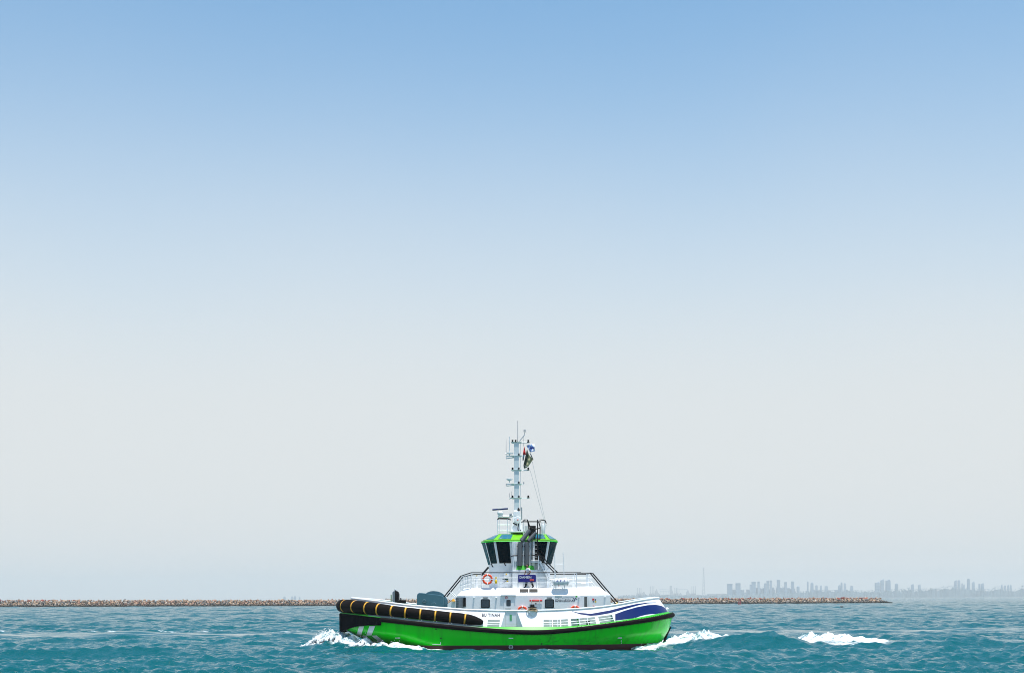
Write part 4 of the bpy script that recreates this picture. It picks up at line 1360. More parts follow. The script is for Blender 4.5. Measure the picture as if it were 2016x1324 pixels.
# roof-edge hoops of the ladder
YL = -2.6
for pts in (([1038.5, 1022], ), ):
    pass
hoops = [[(1026.5, 1027.5), (1029, 1026), (1065, 1026)], [(1030.5, 1024.5), (1032.5, 1022.5), (1038.3, 1022.3), (1040.5, 1034), (1042, 1054)],
         [(1038.3, 1022.5), (1043.5, 1037), (1052, 1041), (1062.5, 1039)], [(1058.3, 1060), (1058.3, 1022.4), (1066, 1022.6), (1073, 1023.6)],
         [(1060.4, 1026), (1063.5, 1037), (1063, 1060)], [(1073, 1023.6), (1075.5, 1029.5)], [(1057.5, 1060.5), (1063.5, 1060.5)]]
for h_ in hoops:
    mb = MB(); mb.tube([P(a, b, YL) for a, b in h_], .045, 6); mb.build('ladder_hoop', M['black'], platform)
for px, a, b in ((1030.6, 1024.5, 1052), (1072.7, 1025, 1053), (1067, 1026, 1053)):
    mb = MB(); mb.tube([P(px, a, -1.9), P(px, b, -1.9)], .028, 5); mb.build('roof_post', M['white'], roof)
mb = MB(); mb.box2(P(1033, 1051, -1.9), P(1039, 1034.5, -1.5)); mb.build('roof_locker', M['white'], roof)
mb = MB(); mb.lathe([(.10, 0), (.12, .3), (.12, .75), (.06, .85)], P(1069, 1053, -1.5), 'z', 10); mb.build('roof_canister', M['white'], roof, smooth=True)
# radar platform rails
for pts in ([(979, 1021.5), (982, 1018.9), (998, 1019.3), (1004, 1020.4), (1005, 1022)],):
    for y in (-1.6, -.3):
        off = 1.6 if y > -1 else 0
        mb = MB(); mb.tube([P(a, b + off, y) for a, b in pts], .035, 6); rl = mb.build('radar_railing', M['black'], roof)
        for px in (979.5, 982.8, 999, 1004):
            mb = MB(); mb.tube([P(px, 1020.5 + off, y), P(px, 1050, y)], .025, 5); mb.build('post', M['white'], rl)
        for py in (1031, 1042.5):
            mb = MB(); mb.tube([P(979.5, py + off, y), P(1004, py + off, y)], .02, 5); mb.build('mid_rail', M['white'], rl)
# slanting rail at the front of the wheelhouse
mb = MB(); mb.tube([P(962, 1115.5, -2.5), P(960.5, 1117, -2.5), P(948, 1131.5, -3.2)], .07, 6); mb.build('boarding_rail', M['black'], tug)

# ---------------------------------------------------------------- mast
mb = MB()
zb_, zt_ = Z(1008, 0), Z(871, 0)
w_ = .178
mx_ = P(1017, 940, 0).x
mb.loft([[Vector((mx_ + sx * w_, sy * .16, z)) for sx, sy in ((-1, -1), (1, -1), (1, 1), (-1, 1))] for z in (zb_, zt_)])
mast = mb.build('mast', M['mastgrey'], tug, bevel=.025)
# flared mast foot
def mring(x0, x1, py, d): return [P(x0, py, -d), P(x1, py, -d), P(x1, py, d), P(x0, py, d)]
mb = MB(); mb.loft([mring(1003.5, 1030, 1050.5, .55), mring(1009, 1026, 1028, .4), mring(1011, 1024, 1008, .28), mring(1011.8, 1022.2, 1004, .2)])
mb.build('mast_foot', M['white'], mast, bevel=.03)
mb = MB(); mb.lathe([(.60, 0), (.74, .03), (.74, .1), (.6, .12)], P(1021, 1048.5, -1.05), 'z', 18); mb.build('mast_collar', M['white'], mast)
# searchlight
mb = MB(); c = P(1019, 1022, -.5); mb.lathe([(.06, .2), (.22, .1), (.25, -.12), (.22, -.2), (.05, -.22)], c, 'y', 12); mb.build('searchlight', M['white'], mast, smooth=True)
mb = MB(); mb.tube([P(1021, 1030, -.6), P(1019.5, 1040, -.7), P(1021, 1045.5, -.7), P(1024, 1046, -.7), P(1025.5, 1042, -.6)], .04, 6); mb.build('cable', M['black'], mast)
mb = MB(); mb.tube([P(1010, 1029, -.5), P(1018, 1032.5, -.6)], .05, 6); mb.build('lamp_bracket', M['black'], mast)
mb = MB(); mb.sphere(P(1019.5, 1022.5, -.72), .05, 6, 4); mb.build('lamp_lens', M['orange'], mast)
# junction box, radar bracket
mb = MB(); mb.box2(P(1011.5, 1014, -.35), P(1023.5, 1007, .2)); mb.build('junction_box', M['white'], mast, bevel=.03)
mb = MB(); mb.tube([P(990, 1016, 0), P(1001, 1016.3, 0), P(1012, 1013, 0)], .10, 6); mb.build('radar_arm', M['white'], mast)
mb = MB(); mb.lathe([(.10, 0), (.11, .1), (.06, .16), (.11, .2), (.10, .28)], P(1005.5, 1017.5, -.1), 'z', 8); mb.build('horn', M['steel'], mast)
mb = MB(); mb.lathe([(.16, 0), (.2, .08), (.14, .14)], P(985, 1017.5, 0), 'z', 10); mb.build('radar_pedestal', M['white'], mast)
mb = MB(); mb.sphere(P(985, 1009.5, 0), .22, 12, 8, (1.05, 1, .85)); mb.build('radar_dome', M['white'], mast, smooth='all')
mb = MB(); a, b = P(969.3, 1002.8, -.05), P(1000, 1000.6, -.05)
mb.tube([a, b], .058, 8); bar = mb.build('radar_scanner', M['navy'], mast, smooth=True)
mb = MB(); mb.tube([a.lerp(b, .34) + Vector((0, -.04, .05)), a.lerp(b, .64) + Vector((0, -.04, .05))], .03, 6); mb.build('scanner_label', M['palegrey'], mast)
# crosstrees with their lamps
def crosstree(py, xl, xr, lamps, low=None):
    mb = MB()
    a, b = P(1008, py, 0), P(1026, py, 0)
    z0 = Z(py + 1.5, 0); z1 = Z(py - 1, 0)
    mb.loft([[Vector((P(px, py, 0).x, y, z0)) for px, y in ((1009, -.1), (1025, -.1), (1025, .1), (1009, .1))],
             [Vector((P(px, py, 0).x, y, z1)) for px, y in ((1006.5, -.22), (1027, -.22), (1027, .22), (1006.5, .22))]])
    mb.tube([P(xl, py, 0), P(xr, py - .3, 0)], .042, 6)
    ct = mb.build('crosstree', M['mastgrey'], mast); ct['kind'] = ct.get('kind', '') or 'part'; del ct['kind']
    for px in lamps:
        mb = MB(); mb.lathe([(.10, 0), (.10, .05), (.045, .07), (.045, .11), (.075, .13), (.075, .17), (.02, .19)], P(px, py - .8, -.12 if 1012 < px < 1024 else 0), 'z', 8)
        mb.build('navigation_lamp', M['black'], mast)
crosstree(871, 1007, 1042.5, (1009, 1015.2, 1040))
crosstree(897.5, 996, 1031, (1021.3,))
crosstree(925.5, 1007, 1042, (1009.2, 1021.3, 1040))
crosstree(952.8, 997, 1031, (1021.3,))
crosstree(980.3, 1003, 1042, (1009, 1021.3, 1040))
mb = MB(); mb.lathe([(.09, 0), (.09, .1), (.05, .14), (.05, .2)], P(1021, 1004.5, -.2), 'z', 8); mb.build('navigation_lamp', M['black'], mast)
def aerial(px, a, b, r=.025, m_='steel'):
    mb = MB(); mb.tube([P(px, b, 0), P(px, a, 0)], [r, r * .7], 6); mb.build('aerial', M[m_], mast)
aerial(1019.2, 827.5, 870, .035); aerial(1003, 859, 897, .04, 'mastgrey'); aerial(996.5, 865.5, 902, .026); aerial(1007.5, 966.5, 980); aerial(1003, 970, 982); aerial(1031, 858, 878, .02)
mb = MB(); mb.tube([P(996, 902, 0), P(1012, 900, 0)], .04, 5); mb.build('aerial_arm', M['mastgrey'], mast)
mb = MB(); mb.tube([P(995, 892, 0), P(1010.5, 892, 0)], .045, 5); mb.lathe([(.05, 0), (.24, .05), (.24, .09), (.05, .11)], P(1003, 893.5, 0), 'z', 10); mb.build('aerial_dish', M['mastgrey'], mast)
mb = MB(); mb.lathe([(.03, 0), (.05, .12), (.22, .2), (.22, .27), (.03, .3)], P(1003, 949, 0), 'z', 12); mb.build('satellite_dome', M['mastgrey'], mast)
mb = MB(); mb.tube([P(997, 956, 0), P(1012, 954.5, 0)], .035, 5); mb.build('aerial_arm', M['mastgrey'], mast)
for px, py in ((997, 953), (1031, 950)):
    mb = MB(); mb.lathe([(.05, 0), (.05, .12)], P(px, py + 1.5, 0), 'z', 6); mb.build('sensor', M['steel'], mast)
mb = MB(); mb.tube([P(1022.5, 868, 0), P(1032.5, 856, 0), P(1033, 851, 0)], .03, 6); mb.lathe([(.06, 0), (.09, .03), (.09, .16), (.06, .18)], P(1033, 850, 0), 'z', 8); mb.build('wind_sensor', M['steel'], mast)
mb = MB(); mb.tube([P(1024.3, 872, 0), P(1024.3, 1005, 0)], .018, 5); mb.build('conduit', M['mastgrey'], mast)
mb = MB(); mb.box2(P(1025.5, 1022, -.1), P(1028, 998, .05)); mb.build('cable_tray', M['grey'], mast)
# halyards
for a, b, c in (((1044, 926), (1069.5, 1018), (1075.5, 1040)), ((1048, 908), (1072, 1018), (1076, 1034))):
    mb = MB(); mb.tube([P(*a, 0), P(*b, 0), P(*c, 0)], .011, 4); mb.build('halyard', M['palegrey'], mast)

# ---------------------------------------------------------------- gear on deck
# towing winch: blue-grey housing and drum
YW = -1.6
def zpost(px, py, y): return P(px, py, y)
mb = MB()
hp = [(820.5, 1200), (820.7, 1171.5), (822, 1168), (825.5, 1166), (832, 1166.4), (868, 1170.6), (873, 1173.5), (873.5, 1200)]
mb.prism([P(a, b, YW) for a, b in hp], (0, .18, 0)); winch = mb.build('winch', M['winch'], tug, bevel=.03)
mb = MB(); mb.prism([P(a, b, 1.5) for a, b in hp], (0, .18, 0)); mb.build('winch_side_plate', M['winch'], winch, bevel=.03)
mb = MB(); c = P(853, 1188, YW + .25); mb.lathe([(.95, 0), (.95, .10), (.55, .12), (.55, 2.5), (.95, 2.52), (.95, 2.62)], c, 'y', 28); mb.build('winch_drum', M['winch'], winch, smooth=True)
for cx, cy, r_ in ((835.5, 1182, 5.0), (854, 1189.5, 6.8)):
    c = P(cx, cy, YW); R = r_ / 27
    mb = MB(); mb.lathe([(R * .8, .0), (R * .8, -.05), (R * .3, -.06)], c, 'y', 16); hub = mb.build('bearing_cap', M['winch'], winch)
    for k in range(10):
        a = k * math.pi / 5
        mb = MB(); mb.lathe([(.018, 0), (.018, -.03)], c + Vector((R * .62 * math.cos(a), -.05, R * .62 * math.sin(a))), 'y', 6); mb.build('bolt', M['palegrey'], winch)
# towing staple and roller
mb = MB(); mb.prism([P(a, b, -.5) for a, b in ((772.5, 1192), (772.5, 1165), (775, 1162.5), (777.5, 1162), (777.5, 1192))], (0, .9, 0)); staple = mb.build('towing_staple', M['slate'], tug, bevel=.03)
mb = MB(); mb.prism([P(a, b, -.45) for a, b in ((777.6, 1192), (777.6, 1161.8), (781.5, 1162.6), (784, 1165), (785, 1169), (785, 1192))], (0, .8, 0)); mb.build('staple_pad', M['black'], staple, bevel=.03)
mb = MB(); mb.sphere(P(778.3, 1160.4, -.2), .08, 8, 5); mb.build('staple_lamp', M['steel'], staple)
mb = MB(); mb.box2(P(769.2, 1192, -.4), P(771.2, 1169.5, .4)); mb.build('staple_back', M['lime'], staple)
mb = MB(); mb.lathe([(.13, 0), (.15, .1), (.15, .5), (.13, .6)], P(783, 1183, -.9), 'x', 10); mb.build('roller', M['black'], staple, smooth=True)
mb = MB(); mb.tube([P(789, 1183, -1.0) + Vector((0, .17 * math.sin(a), .22 * math.cos(a))) for a in np.linspace(0, 2 * math.pi, 13)[:-1]], .05, 6, closed=True); mb.build('roller_ring', M['black'], staple)
# bitt with mooring line on the bulwark, over its wedge
tw = O_bwt.tau_of(1047.5)
pt = bw(tw, 1.0); zc_ = pt.z
apex = bw(O_bwb.tau_of(1049), .62)
l_, r_ = bw(O_bwb.tau_of(1038.5), 1.0), bw(O_bwb.tau_of(1056.3), 1.0)
lf = Vector((l_.x, apex.y - .03, l_.z)); rf = Vector((r_.x, apex.y - .03, r_.z)); ap = apex + Vector((0, -.03, 0))
mb = MB(); mb.add([l_, r_, lf, rf, ap, apex + Vector((0, .05, 0))], [(2, 4, 3), (0, 2, 3, 1), (0, 5, 4, 2), (1, 3, 4, 5)])
mb.build('bitt_wedge', M['white'], bulwark)
bc = Vector(((l_.x + r_.x) / 2, (apex.y + l_.y) / 2, l_.z))
mb = MB(); mb.lathe([(.16, 0), (.16, .32), (.15, .42), (.12, .46)], bc, 'z', 12); bitt = mb.build('mooring_bitt', M['black'], tug, smooth=True)
mb = MB(); mb.tube([bc + Vector((-.30, 0, .24)), bc + Vector((.30, 0, .24))], .045, 6); mb.build('bitt_bar', M['black'], bitt)
# after deck gear
mb = MB(); mb.tube([P(1218, 1186.5, -1.5), P(1241, 1184.2, -1.5)], .07, 6); mb.build('hose', M['black'], tug)
mb = MB(); mb.prism([P(a, b, -1.2) for a, b in ((1240, 1186), (1252, 1181), (1262, 1180.5), (1275, 1179.5), (1262, 1182.5), (1252, 1185))], (0, .5, 0)); mb.build('green_gear', M['lime'], tug)
for px, py in ((1214, 1188), (1230, 1186.5)):
    mb = MB(); mb.lathe([(.10, 0), (.06, .16)], P(px, py + 1, -1.6), 'z', 8); mb.build('yellow_cap', M['gold'], tug)
mb = MB(); mb.lathe([(.12, 0), (.12, .35), (.17, .36), (.17, .42)], Vector((X(1157.5, -5.2), -5.2, 1.65)), 'z', 10); mb.build('deck_bollard', M['black'], tug)
mb = MB(); mb.tube([P(1282, 1178.6, -1.2), P(1284, 1176.2, -1.2)], .035, 5); mb.build('cleat', M['black'], tug)
mb = MB(); mb.tube([P(1092, 1156, -3.78), P(1092.6, 1110, -3.78)], .028, 5); lr = mb.build('access_ladder', M['white'], tug)
mb = MB(); mb.tube([P(1111.5, 1156, -3.78), P(1108.6, 1087, -3.78)], .024, 5); mb.build('ladder_side', M['white'], lr)
mb = MB(); mb.tube([P(1092.6, 1110, -3.78), P(1091.5, 1088, -3.78)], .024, 5); mb.build('ladder_side', M['white'], lr)
mb = MB(); mb.tube([P(1093, 1109.5, -3.78), P(1110.5, 1109.5, -3.78)], .022, 5); mb.build('ladder_rung', M['white'], lr)

# ================================================================ THINGS CARRIED BY THE TUG
def own_origin(o):
    """put a single-mesh thing's origin at its base"""
    me = o.data
    v = np.array([p.co[:] for p in me.vertices])
    c = np.array([(v[:, 0].min() + v[:, 0].max()) / 2, (v[:, 1].min() + v[:, 1].max()) / 2, v[:, 2].min()])
    me.vertices.foreach_set('co', (v - c).astype(np.float32).ravel())
    o.location = c
    return o

def lifebuoy(c, label, grp=None):
    root = empty('lifebuoy')
    tag(root, label, 'lifebuoy', grp)
    R, r_ = .305, .075
    mb = MB(); mb.tube([c + Vector((R * math.cos(a), 0, R * math.sin(a))) for a in np.linspace(0, 2 * math.pi, 37)[:-1]], r_, 10, closed=True)
    mb.build('ring', M['orange'], root, smooth='all')
    for k in range(4):
        a0 = k * math.pi / 2
        mb = MB(); mb.tube([c + Vector((R * math.cos(a), 0, R * math.sin(a))) for a in np.linspace(a0 - .10, a0 + .10, 5)], r_ + .006, 10)
        mb.build('tape_band', M['white2'], root, smooth='all')
    mb = MB(); mb.tube([c + Vector(((R + .085 + .02 * math.cos(8 * a)) * math.cos(a), 0, (R + .085 + .02 * math.cos(8 * a)) * math.sin(a))) for a in np.linspace(0, 2 * math.pi, 41)[:-1]], .01, 4, closed=True)
    mb.build('grab_line', M['white2'], root)
    settle(root, c - Vector((0, 0, R + r_)))
lifebuoy(P(959.8, 1139.4, -3.74), 'orange lifebuoy hanging on the upper deck railing beside the wheelhouse tower')
lifebuoy(P(1028.3, 1202.3, YH - .1), 'orange lifebuoy on the deckhouse wall beside the roped black bitt')
lifebuoy(P(1132.2, 1201.2, YH - .1), 'orange lifebuoy on the deckhouse wall under the company lettering')

# self-igniting light hung beside the upper buoy
root = empty('rescue_light'); tag(root, 'yellow rescue light hanging on the white railing beside the lifebuoy', 'rescue light')
c = P(976.5, 1144, -3.72)
mb = MB(); mb.lathe([(.03, -.16), (.08, -.10), (.10, 0.0), (.07, .12), (.03, .16)], c, 'z', 10); mb.build('float_body', M['gold'], root, smooth='all')
mb = MB(); mb.lathe([(.03, .2), (.055, .24), (.055, .32), (.02, .34)], c, 'z', 8); mb.build('lamp_head', M['gold'], root)
mb = MB(); mb.tube([c + Vector((0, 0, .14)), c + Vector((0, 0, .22))], .015, 5); mb.build('neck', M['white'], root)
settle(root, c - Vector((0, 0, .16)))

# DAMEN board
root = empty('sign_board'); tag(root, 'dark blue sign board lettered in white, tied to the upper railing', 'sign')
mb = MB(); mb.box2(P(1020.2, 1145.2, -3.71), P(1055.2, 1130.2, -3.68)); mb.build('board', M['signblue'], root)
plane_text('lettering', 'DAMEN', (1023, 1046, 1133.2, 1137.6), -3.722, M['white2'], root, .018)
for k in range(3):
    mb = MB()
    pts = [P(1043 + i * 1.02, 1139.6 + k * 1.15 + (.55 if i % 2 else 0), -3.722) for i in range(9)]
    mb.tube(pts, .014, 4); mb.build('wave_emblem', M['coral'], root)
for px in (1021.4, 1054):
    for py in (1131.4, 1144):
        mb = MB(); mb.lathe([(.018, 0), (.018, -.01)], P(px, py, -3.715), 'y', 6); mb.build('eyelet', M['steel'], root)
settle(root, P(1037.7, 1145.2, -3.69))

# liferaft canister
root = empty('liferaft_canister'); tag(root, 'white liferaft canister with blue marks in a cradle outside the railing', 'liferaft')
YR_ = -3.97
a, b = P(1087.5, 1144.6, YR_), P(1121, 1144.6, YR_)
L_ = (b - a).length
prof = [(.10, 0), (.21, .07), (.25, .16), (.25, L_ * .48), (.262, L_ * .49), (.262, L_ * .51), (.25, L_ * .52), (.25, L_ - .16), (.21, L_ - .07), (.10, L_)]
mb = MB(); mb.lathe(prof, a, 'x', 20); mb.build('canister', M['white'], root, smooth=True)
for px in (1091.5, 1099.6, 1108.3, 1117.3):
    mb = MB(); mb.tube([P(px, 1144.6, YR_) + Vector((0, .257 * math.sin(t), .257 * math.cos(t))) for t in np.linspace(0, 2 * math.pi, 21)[:-1]], .012, 4, closed=True); mb.build('lashing', M['palegrey'], root)
for t_, x0, x1 in (('A', 1095, 1099), ('r', 1102.3, 1106), ('C', 1109.6, 1112.8)):
    v, f = fit_text(t_, x0, x1, 1140.4, 1144.2, .05)
    mb = MB()
    for px, py in v:
        q = P(px, py, YR_ - .25); dz = q.z - a.z
        mb.v.append((q.x, a.y - math.sqrt(max(.2535 ** 2 - dz * dz, 0)) - .004, q.z))
    mb.f = f; mb.build('lettering', M['signblue'], root, fix=False)
mb = MB(); mb.lathe([(.03, 0), (.03, .1)], P(1100.5, 1153.5, YR_ - .12), 'z', 6); mb.build('release_unit', M['signred'], root)
for px in (1094.5, 1112):
    mb = MB(); mb.tube([P(px, 1152, YR_ - .2), P(px, 1153, YR_ + .1), P(px, 1156, -3.62)], .03, 5); mb.tube([P(px, 1152, YR_ - .2), P(px + .3, 1160, YR_ - .05)], .022, 5); mb.build('cradle', M['white'], root)
settle(root, P(1104, 1153, YR_))

# mooring line turned round the bitt
rope_pts = []
for k in range(64):
    a = k * .42; t = k / 63
    rr_ = .20 + .10 * math.sin(a * .37) * t + .05 * t
    rope_pts.append(bc + Vector((rr_ * 1.25 * math.cos(a), rr_ * .8 * math.sin(a), .20 - .22 * t + .045 * math.sin(a * 1.7))))
mb = MB(); mb.tube(rope_pts, .028, 6)
o = mb.build('mooring_rope', M['rope'], smooth='all'); own_origin(o); tag(o, 'tan mooring rope wound round the black bitt on the bulwark', 'rope')

# white vent post with yellow cap on the upper deck
mb = MB(); mb.lathe([(.10, 0), (.10, .62), (.07, .64), (.09, .70), (.07, .84)], Vector((X(938.5, -2.4), -2.4, ZT)), 'z', 10); vp = mb.build('vent_post', M['white'], tug, smooth=True)
mb = MB(); mb.lathe([(.03, 0), (.07, .08)], Vector((X(938.5, -2.4), -2.4, ZT + .84)), 'z', 8); mb.build('vent_cap', M['gold'], vp)

# ---------------------------------------------------------------- flags
def flag(name, label, strips, wave, mats, y=0.0):
    """strips: list of (left edge curve, right edge curve) in photo px; cloth folds in depth"""
    root = empty(name); tag(root, label, 'flag')
    for pname, quad_, m_ in strips:
        (ax, ay), (bx, by), (cx, cy), (dx, dy) = quad_
        n = 12; V = []
        for i in range(n + 1):
            for j in range(n + 1):
                u, v = i / n, j / n
                px = (ax * (1 - u) + bx * u) * (1 - v) + (dx * (1 - u) + cx * u) * v
                py = (ay * (1 - u) + by * u) * (1 - v) + (dy * (1 - u) + cy * u) * v
                yy = y + wave * math.sin(px * .75 + py * .28) + wave * .5 * math.sin(py * .6 - px * .3)
                V.append(P(px, py, yy))
        mb = MB(); mb.add(V, [(i * (n + 1) + j, (i + 1) * (n + 1) + j, (i + 1) * (n + 1) + j + 1, i * (n + 1) + j + 1) for i in range(n) for j in range(n)])
        o = mb.build(pname, m_, root, smooth='all', fix=False)
        md = o.modifiers.new('thick', 'SOLIDIFY'); md.thickness = .006
    return root
def cloth(name, col, spots=None, scale=6, lo=.5, hi=.56):
    m = mat(name, col, .9)
    if spots:
        nt = m.node_tree; b = nt.nodes['Principled BSDF']
        tc = nt.nodes.new('ShaderNodeTexCoord'); n = nt.nodes.new('ShaderNodeTexNoise'); n.inputs['Scale'].default_value = scale; n.inputs['Detail'].default_value = 3
        r = nt.nodes.new('ShaderNodeMapRange'); r.inputs['From Min'].default_value = lo; r.inputs['From Max'].default_value = hi
        mx = nt.nodes.new('ShaderNodeMix'); mx.data_type = 'RGBA'; mx.inputs[6].default_value = (*col, 1); mx.inputs[7].default_value = (*spots, 1)
        nt.links.new(tc.outputs['Object'], n.inputs['Vector']); nt.links.new(n.outputs['Fac'], r.inputs['Value']); nt.links.new(r.outputs[0], mx.inputs[0]); nt.links.new(mx.outputs[2], b.inputs['Base Color'])
    return m
fl = flag('flag', 'white and pale blue flag streaming from the mast top', [
    ('cloth', [(1036, 876), (1052, 872.8), (1053, 887.5), (1043.5, 889.8)], cloth('flag_white_blue', (.78, .82, .90), (.30, .45, .80), 2.6, .47, .56))], .10, None)
settle(fl, P(1044, 890, 0))
mb = MB()
for k in range(4):
    mb.tube([P(1042 + k * 2.6, 883.5 - k * .4, -.16), P(1043.6 + k * 2.6, 880.5 - k * .4, -.16)], .035, 4)
o = mb.build('flag_lettering', M['signblue'], fl); o.location = -fl.location
fl = flag('flag', 'furled flag of red, grey and black hanging close to the mast', [
    ('red_cloth', [(1031.8, 879), (1032.6, 879), (1035.6, 894.5), (1029.3, 894.5)], cloth('flag_red', (.62, .015, .02))),
    ('grey_cloth', [(1029.6, 894.5), (1033, 894.5), (1031.6, 902), (1028.6, 901)], cloth('flag_grey', (.30, .38, .46))),
    ('black_cloth', [(1028.8, 901), (1031.6, 902), (1030.4, 906.5), (1028.8, 906)], cloth('flag_black', (.015, .015, .02)))], .06, None, -.05)
settle(fl, P(1030, 906, -.05))
fl = flag('flag', 'dark bordered khaki flag drooping below the pale blue one', [
    ('khaki_cloth', [(1040.5, 893), (1049.5, 904), (1039.5, 918.5), (1034.5, 915.5)], cloth('flag_khaki', (.36, .35, .20), (.27, .26, .14), 3)),
    ('dark_border', [(1037.6, 883), (1041, 894), (1034.8, 916), (1030.5, 915)], cloth('flag_dark', (.018, .03, .022), (.05, .07, .05), 5)),
    ('hem', [(1030.3, 915), (1038.5, 918), (1036.5, 920.5), (1031.5, 921.8)], cloth('flag_hem', (.08, .12, .10))),
    ('upper_border', [(1042.5, 890.5), (1045, 892), (1050.5, 904.5), (1048.5, 905)], cloth('flag_slate', (.06, .09, .11)))], .07, None, -.12)
settle(fl, P(1036, 921, -.12))

# ---------------------------------------------------------------- officer at the rail
def skin_mesh(name, joints, edges, material, parent, root_i=0, sub=2):
    me = bpy.data.meshes.new(name)
    me.from_pydata([j[0] for j in joints], edges, [])
    o = bpy.data.objects.new(name, me); COL.objects.link(o)
    if parent is not None: o.parent = parent
    md = o.modifiers.new('skin', 'SKIN'); md.use_smooth_shade = True
    if not me.skin_vertices:
        me.attributes.new('skin', 'FLOAT', 'POINT')
    sv = me.skin_vertices[0].data
    for i, j in enumerate(joints):
        r_ = j[1] if isinstance(j[1], (tuple, list)) else (j[1], j[1])
        sv[i].radius = r_; sv[i].use_root = (i == root_i)
    md2 = o.modifiers.new('sub', 'SUBSURF'); md2.levels = sub; md2.render_levels = sub
    me.materials.append(material)
    return o
def officer():
    root = empty('person'); tag(root, 'person in white short-sleeved shirt and black trousers striding behind the sign board', 'person')
    skinm = mat('skin', (.28, .13, .075), .5); shirt = mat('shirt_white', (.80, .82, .88), .8, noise=.05, nscale=8)
    trs = mat('trousers_black', (.012, .012, .016), .8); hairm = mat('hair_black', (.008, .007, .006), .7)
    y0 = -3.30
    def q(px, py, dy=0): return P(px, py, y0 + dy)
    J = []; E_ = []
    def add(p, r_, par=None):
        J.append((tuple(p), r_)); 
        if par is not None: E_.append((par, len(J) - 1))
        return len(J) - 1
    pel = add(q(1041, 1135), .12)
    wai = add(q(1040.5, 1130), .11, pel); che = add(q(1039.7, 1123), .13, wai); nb = add(q(1039.2, 1118.3), .075, che)
    nk = add(q(1038.7, 1116.8), .046, nb); jw = add(q(1037.9, 1114.7), .068, nk); hd = add(q(1038.0, 1112.6), .092, jw); tp = add(q(1038.3, 1110.8), .075, hd)
    ns = add(q(1036.0, 1113.2), .018, hd)
    for s in (-1, 1):
        add(q(1038.5, 1113, .095 * s), .018, hd)
    def hand(w, d, palm_n):
        """palm and five fingers from wrist point, direction d"""
        wp = Vector(J[w][0]); d = d.normalized(); side = d.cross(palm_n).normalized()
        pm = add(wp + d * .05, (.020, .038), w)
        for k, (o_, l_) in enumerate(((-.030, .062), (-.010, .072), (.010, .068), (.030, .052))):
            kn = add(wp + d * .09 + side * o_, .0105, pm)
            m1 = add(wp + d * (.09 + l_ * .55) + side * o_ * 1.1 - palm_n * .010, .0095, kn)
            add(wp + d * (.09 + l_ * .85) + side * o_ * 1.1 - palm_n * .032, .008, m1)
        t1 = add(wp + d * .035 - side * .045, .011, pm); add(wp + d * .075 - side * .062 - palm_n * .012, .009, t1)
    # near arm, elbow back, hand at the rail
    sh = add(q(1041.2, 1119.2, -.17), .062, nb); el = add(q(1044.6, 1126, -.24), .045, sh); fa = add(q(1042.2, 1128, -.24), .038, el); wr = add(q(1039.6, 1129.6, -.22), .028, fa)
    hand(wr, q(1038, 1130.4, -.22) - q(1039.6, 1129.6, -.22), Vector((0, 0, 1)))
    sh2 = add(q(1037.6, 1119.3, .16), .062, nb); el2 = add(q(1034.2, 1125.2, .2), .045, sh2); wr2 = add(q(1032.4, 1131, .18), .028, el2)
    hand(wr2, q(1031.8, 1134, .18) - q(1032.4, 1131, .18), Vector((1, 0, 0)))
    hipn = add(q(1040.6, 1137, -.09), .095, pel); kn = add(q(1036.4, 1145.4, -.10), .062, hipn); an = add(q(1034.8, 1153.2, -.09), .042, kn); he = add(q(1034.3, 1154.7, -.09), .045, an); add(q(1030.6, 1155.2, -.10), .033, he)
    hip2 = add(q(1041.6, 1137, .09), .095, pel); kn2 = add(q(1046.2, 1144.8, .10), .062, hip2); an2 = add(q(1049.6, 1152.6, .10), .042, kn2); he2 = add(q(1050.2, 1154.4, .10), .045, an2); add(q(1046.8, 1155.3, .10), .033, he2)
    skin_mesh('body', J, E_, skinm, root)
    # shirt: torso and short sleeves
    S = [(J[wai][0], .135), (tuple(q(1040.2, 1127)), .14), (J[che][0], .152), (tuple(q(1039.4, 1119.5)), .11), (J[nb][0], .078),
         (J[sh][0], .082), (tuple(Vector(J[sh][0]).lerp(Vector(J[el][0]), .62)), .075), (J[sh2][0], .082), (tuple(Vector(J[sh2][0]).lerp(Vector(J[el2][0]), .62)), .075), (tuple(q(1040.9, 1133.5)), .145)]
    skin_mesh('shirt', S, [(0, 1), (1, 2), (2, 3), (3, 4), (3, 5), (5, 6), (3, 7), (7, 8), (0, 9)], shirt, root)
    T = [(tuple(q(1041, 1134.5)), .14), (J[hipn][0], .112), (J[kn][0], .082), (J[an][0], .066), (tuple(Vector(J[he][0]) + Vector((0, 0, .0))), .062), (J[hip2][0], .112), (J[kn2][0], .082), (J[an2][0], .066), (tuple(Vector(J[he2][0]) + Vector((0, 0, .0))), .062)]
    skin_mesh('trousers', T, [(0, 1), (1, 2), (2, 3), (3, 4), (0, 5), (5, 6), (6, 7), (7, 8)], trs, root)
    for a, b in ((he, he + 1), (he2, he2 + 1)):
        pa, pb = Vector(J[a][0]), Vector(J[b][0])
        skin_mesh('shoe', [(tuple(pa), .055), (tuple(pa.lerp(pb, .6)), .05), (tuple(pb), .04)], [(0, 1), (1, 2)], trs, root)
    hc = Vector(J[hd][0])
    skin_mesh('hair', [(tuple(q(1040.0, 1114.2)), .06), (tuple(q(1039.6, 1112.0)), .095), (tuple(q(1038.5, 1110.5)), .095), (tuple(q(1037.0, 1110.4)), .06)], [(0, 1), (1, 2), (2, 3)], hairm, root)
    skin_mesh('beard', [(tuple(q(1036.7, 1115)), .045), (tuple(q(1037.6, 1115.4)), .055)], [(0, 1)], hairm, root)
